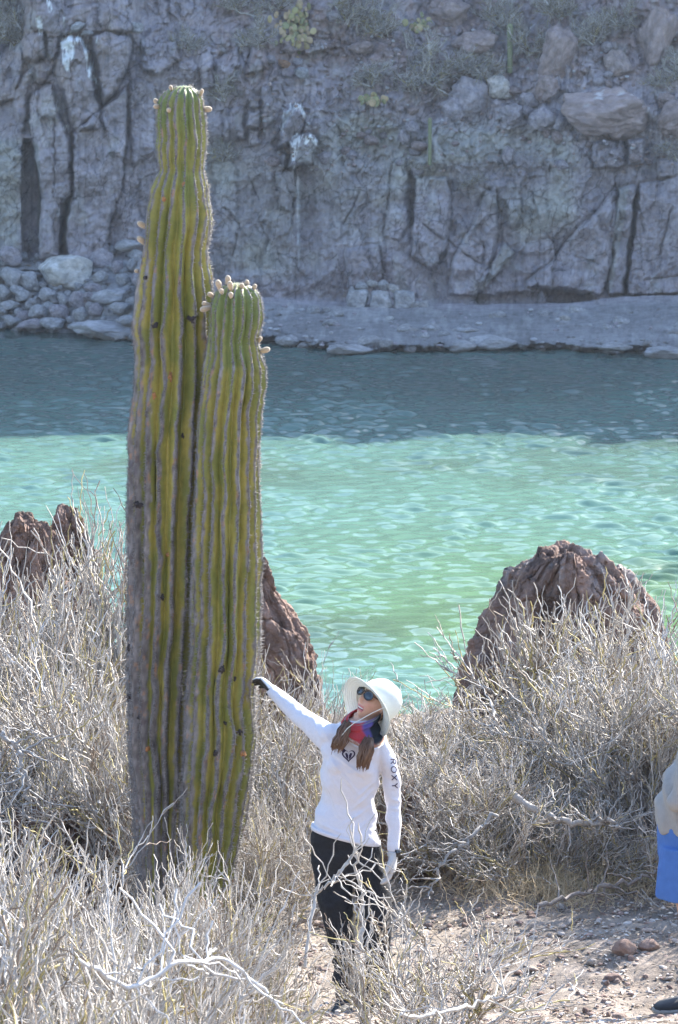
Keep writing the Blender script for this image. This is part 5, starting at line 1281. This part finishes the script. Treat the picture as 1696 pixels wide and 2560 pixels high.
# ------------------------------------------------------------------ plants on the far cliff
FAR = [bush_meshes(780 + i, 1.0, 0.9, 14, 120, 520, 1300, 0.0075, 0.15, gain=0.85, olive=0.08, kr=1.4, upb=0.02) for i in range(3)]
def far_bush(px, py, H, Rr, label, kind, rot, dY=0.1, group='grey shrubs on the cliff slope'):
    yy = cliff_y(px, py) - dY
    t = bush(0, 0, H, Rr * 0.8, label, kind, rot, FAR, 'farshrub', group, 'cliff_shrub', loc=PV(px, py, yy))
    t.rotation_euler = (0.35, 0, rot)
far_list = [(1060, 195, 1.5, 1.4, 'large pale grey shrub in the middle of the upper slope'), (1185, 185, 1.2, 1.2, 'pale grey shrub left of the whitish boulder'), (560, 250, 1.0, 0.8, 'grey shrub sprawling right of the tall cactus tip'),
            (555, 400, 1.0, 0.6, 'dark thin shrub on the cliff right of the tall cactus neck'), (640, 110, 0.9, 0.8, 'grey shrub left of the prickly pears'), (40, 110, 1.5, 1.2, 'brushy shrub on the bank at the upper left corner'), (0, 60, 1.4, 1.2, 'shrub at the very upper left edge'),
            (1330, 130, 1.2, 1.0, 'grey shrub behind the tall leaning boulder'), (1480, 110, 1.1, 0.9, 'grey shrub left of the pillar rock'), (1680, 200, 1.0, 0.9, 'shrub at the right edge above the long red boulder'), (1690, 385, 0.7, 0.7, 'small shrub at the right edge below the long red boulder'),
            (870, 60, 1.2, 1.0, 'shrub at the top right of the prickly pears'), (960, 90, 1.1, 1.0, 'shrub at the top between the prickly pears and the large pale shrub'), (700, 20, 1.0, 0.9, 'shrub at the top edge above the prickly pears'), (1400, 40, 1.2, 1.0, 'shrub at the top edge above the tall leaning boulder'),
            (1250, 60, 1.1, 0.9, 'shrub at the top beside the upper thin cactus'), (470, 120, 0.8, 0.7, 'small shrub above the tall cactus tip'), (930, 215, 0.8, 0.9, 'low shrub on the scree left of the large pale shrub'), (1180, 460, 0.35, 0.5, 'small dark shrub on the pale green bank'), (1550, 60, 1.0, 0.8, 'shrub at the top right beside the pillar rock'),
            (1040, 425, .4, .35, 'tiny dry shrub at the foot of the lower thin cactus'), (600, 30, 1.0, .9, 'shrub on the top edge right of the limed pillars')]
for i, (px_, py_, H_, R_, lab) in enumerate(far_list): far_bush(px_, py_, H_, R_, lab, i % 3, i * 1.3)
M['pad'] = mat('prickly_pear_pad', attr=True, rough=0.7, var=0.2, scale=8, spec=0.2)
M['farcactus'] = mat('thin_cactus_skin', (0.17, 0.18, 0.10), rough=0.8, var=0.25, scale=10, spec=0.15)
Dp, Fp = ICO[3]
PADS = [np_mesh('pad', Dp * np.array([.11, .022, .13]) * (1 + .06 * Dp[:, 2:3]), Fp, np.ones((len(Dp), 3)) * np.array(c)) for c in ((.33, .27, .14), (.27, .25, .12), (.38, .28, .17), (.20, .20, .10))]
def prickly(px, py, wpx, hpx, n, label, seed):
    rg = random.Random(seed); yy = cliff_y(px, py) - 0.1
    t = thing('prickly_pear', label, 'cactus', PV(px, py + hpx, yy), 'prickly pears on the slope'); base = Vector(t.location)
    for i in range(n):
        a = rg.gauss(0, .5) * wpx; b = rg.gauss(0, .5) * hpx
        o = obj('pad', PADS[rg.randrange(4)], M['pad'], t)
        o.location = PV(px + a, py + b, cliff_y(px + a, py + b) - rg.uniform(.05, .35)) - base
        o.rotation_euler = (rg.uniform(-.6, .6), rg.uniform(-.8, .8), rg.uniform(-1, 1)); k = rg.uniform(.6, 1.1); o.scale = (k, k, k)
prickly(740, 75, 42, 60, 90, 'large clump of yellowish prickly pear pads at the top centre', 1); prickly(1050, 60, 20, 25, 26, 'small yellowish prickly pear clump at the top right of centre', 2); prickly(930, 250, 34, 12, 34, 'low sprawling prickly pear on the scree in mid slope', 3)
def thin_cactus(px, y0, y1, wd, label):
    yy = cliff_y(px, y1) - .15; s = scale_px(yy); H = (y1 - y0) / s; R_ = wd / 2 / s
    th_ = np.linspace(0, 2 * math.pi, 44, endpoint=False); zz = np.concatenate([np.linspace(-.1, H - R_, 20), H - R_ + R_ * np.sin(np.linspace(.2, 1.5, 7))])
    rr = R_ * np.concatenate([np.linspace(.85, 1.0, 20), np.cos(np.linspace(.2, 1.5, 7))])
    rib = 1 - .14 * (1 - np.abs(np.cos(th_ * 5.5)))
    V = np.stack([rr[:, None] * rib * np.cos(th_), rr[:, None] * rib * np.sin(th_), zz[:, None] + 0 * th_], -1)
    o = obj('thin_cactus', np_mesh('thin_cactus', V, grid_faces(27, 44, True)), M['farcactus'], None, PV(px, y1, yy)); tag(o, label, 'cactus', 'thin cacti on the cliff')
thin_cactus(1075, 295, 405, 10, 'thin single green cactus standing in the middle of the cliff'); thin_cactus(1275, 60, 175, 15, 'thin pale cactus among the shrubs at the top of the slope')

# ------------------------------------------------------------------ litter, grass and stones on the near ground
rg = np.random.default_rng(77)
def scatter(n, xr, yr): x = rg.uniform(*xr, n); y = rg.uniform(*yr, n); return np.stack([x, y, ground_z(x, y)], -1)
def flakes(n, size, cols, name, label, cat, stand=0.25, lift=0.012, asp=0.45):
    p = scatter(n, (-3.2, 3.4), (8.5, 27.5)); p[:, 2] += rg.uniform(0.0, lift, n)
    a = rg.uniform(0, 2 * math.pi, n); d = norm(np.stack([np.cos(a), np.sin(a), rg.normal(0, stand, n)], -1))
    u = norm(np.cross(d, np.stack([rg.normal(0, .4, n), rg.normal(0, .4, n), np.ones(n)], -1)))
    L_ = rg.uniform(*size, n)[:, None]; W_ = L_ * asp * rg.uniform(.6, 1.2, (n, 1)); up = np.cross(u, d)
    V = np.stack([p - d * L_, p + u * W_ + up * L_ * .15, p + d * L_, p - u * W_ + up * L_ * .15], 1).reshape(-1, 3)
    i = np.arange(n)[:, None] * 4; F = np.concatenate([i + np.array([[0, 1, 2]]), i + np.array([[0, 2, 3]])], 0)
    c = np.array(cols)[rg.integers(0, len(cols), n)] * rg.uniform(.7, 1.25, (n, 1))
    o = obj(name, np_mesh(name, V, F, np.repeat(c, 4, 0), False), M['litter']); tag(o, label, cat, None, 'stuff')
flakes(90000, (.006, .020), [(.42, .33, .24), (.54, .46, .37), (.28, .21, .16), (.46, .44, .41), (.20, .15, .12), (.34, .31, .29)], 'leaf_litter', 'dry leaf litter and chips strewn over the bare ground', 'litter')
flakes(9000, (.012, .05), [(.55, .50, .43), (.62, .57, .49), (.45, .38, .30)], 'dry_twig_litter', 'broken dry twigs lying on the bare ground', 'twigs', .15, .02, .045)
# tussocks of dry straw
def straw(px, Y, n, label, spread, h):
    b = on_ground(px, Y); r_ = np.random.default_rng(int(px))
    st = np.stack([r_.normal(0, spread, n), r_.normal(0, spread, n), np.zeros(n)], -1)
    pts = grow(st, np.stack([r_.normal(0, .6, n), r_.normal(0, .6, n), np.ones(n)], -1), h * r_.uniform(.5, 1.2, n), 5, .2, .1, -.12, r_)
    v, f, k = tubes(pts, np.ones(n) * .0022, np.ones(n) * .001, 3, r_)
    t_ = thing('straw_tussock', label, 'grass', b, 'dry straw tussocks'); o = obj('blades', np_mesh('blades', v, f, np.repeat(np.array([[.55, .44, .29]]) * r_.uniform(.7, 1.2, (n, 1)), k, 0)), M['litter'], t_); o['kind'] = 'stuff'
straw(1430, 22.2, 700, 'dry tan straw tussock at the front of the right thicket', .28, .28); straw(1330, 21.9, 500, 'smaller dry straw tussock left of the larger one', .22, .22); straw(1060, 22.9, 600, 'dry pale straw tussock behind the hanging hand of the woman', .25, .28)
straw(1560, 22.0, 500, 'dry straw tussock beside the cropped person', .28, .2)
M['stone'] = mat('ground_stone', attr=True, rough=.92, var=.3, scale=10, bump=.8, bscale=14, bdist=.02, spec=.15, detail=8)
SM = [boulder_mesh(850 + i, 4, 9, .08, 0, c) for i, c in enumerate(((.30, .21, .17), (.34, .26, .22), (.25, .18, .155), (.40, .35, .31)))]
def gstone(px, py, hx, hy, label, k, group=None, rot=0):
    Y = 19.0
    for _ in range(12):
        z = float(ground_z((px - 848) / FPX * Y, Y)); Y = (CAM_Z - z) / math.tan(float(depr(py)))
    s = FPX / (Y * 1.03); o = obj('stone', SM[k], M['stone'])
    x = (px - 848) / s; o.location = (x, Y, float(ground_z(x, Y)) + .45 * hy / s); o.scale = (hx / s, .8 * hx / s, hy / s); o.rotation_euler = (0, .1 * rot, rot); tag(o, label, 'stone', group)
gstone(1562, 2385, 30, 24, 'pointed red brown stone on the bare ground, largest of the loose stones', 0, None, .4); gstone(1625, 2372, 34, 17, 'flat red stone right of the pointed stone', 0, None, 1.2); gstone(1528, 2450, 22, 12, 'small brown stone below the pointed stone', 2, None, .3)
gstone(1478, 2410, 14, 9, 'grey stone left of the pointed stone', 3, None, 2); gstone(1608, 2393, 10, 5, 'white chip beside the pointed stone', 3); gstone(1640, 2552, 20, 10, 'brown stone at the bottom right corner', 2); gstone(1545, 2545, 22, 8, 'low brown stone at the bottom right', 1)
rs = random.Random(5)
mass = []
for i in range(2200):
    px_, py_ = rs.uniform(740, 1720), rs.uniform(2190, 2600)
    if i < 90:
        gstone(px_, py_, rs.uniform(6, 15), rs.uniform(4, 9), 'small loose stone scattered on the bare ground', i % 4, 'loose stones on the bare ground', rs.uniform(0, 6))
    else:
        Y_ = (CAM_Z - 6.75) / math.tan(float(depr(py_))); x_ = (px_ - 848) / FPX * Y_ * 1.03; a_ = rs.uniform(.004, .008) * (1 + 2 * rs.random() ** 4)
        mass.append(((x_, Y_, float(ground_z(x_, Y_)) + a_ * .3), (a_ * rs.uniform(1, 1.6), a_, a_ * .6), rs.uniform(0, 3)))
rock_mass(mass, 'pebbles', 'brown pebbles strewn over the bare ground', [(.30, .21, .17), (.38, .30, .25), (.25, .18, .155), (.45, .40, .36)], 'stone')

# ------------------------------------------------------------------ haze over the bay
bmh = bmesh.new(); bmesh.ops.create_cube(bmh, size=1.0)
for v in bmh.verts: v.co = Vector((v.co.x * 1000 + 40, 110 + v.co.y * 460, 26 + v.co.z * 66))
hm = bpy.data.meshes.new('haze'); bmh.to_mesh(hm); bmh.free()
hmat = bpy.data.materials.new('haze_air'); hmat.use_nodes = True
hn = hmat.node_tree.nodes; hn.remove(hn['Principled BSDF'])
pv = hn.new('ShaderNodeVolumePrincipled'); pv.inputs['Color'].default_value = (0.70, 0.83, 1.0, 1); pv.inputs['Density'].default_value = 0.00018; pv.inputs['Anisotropy'].default_value = 0.35
hmat.node_tree.links.new(pv.outputs['Volume'], hn['Material Output'].inputs['Volume'])
haze = obj('haze', hm, hmat); haze['kind'] = 'stuff'; haze['label'] = 'thin bluish sea haze filling the air over the bay'; haze['category'] = 'haze'
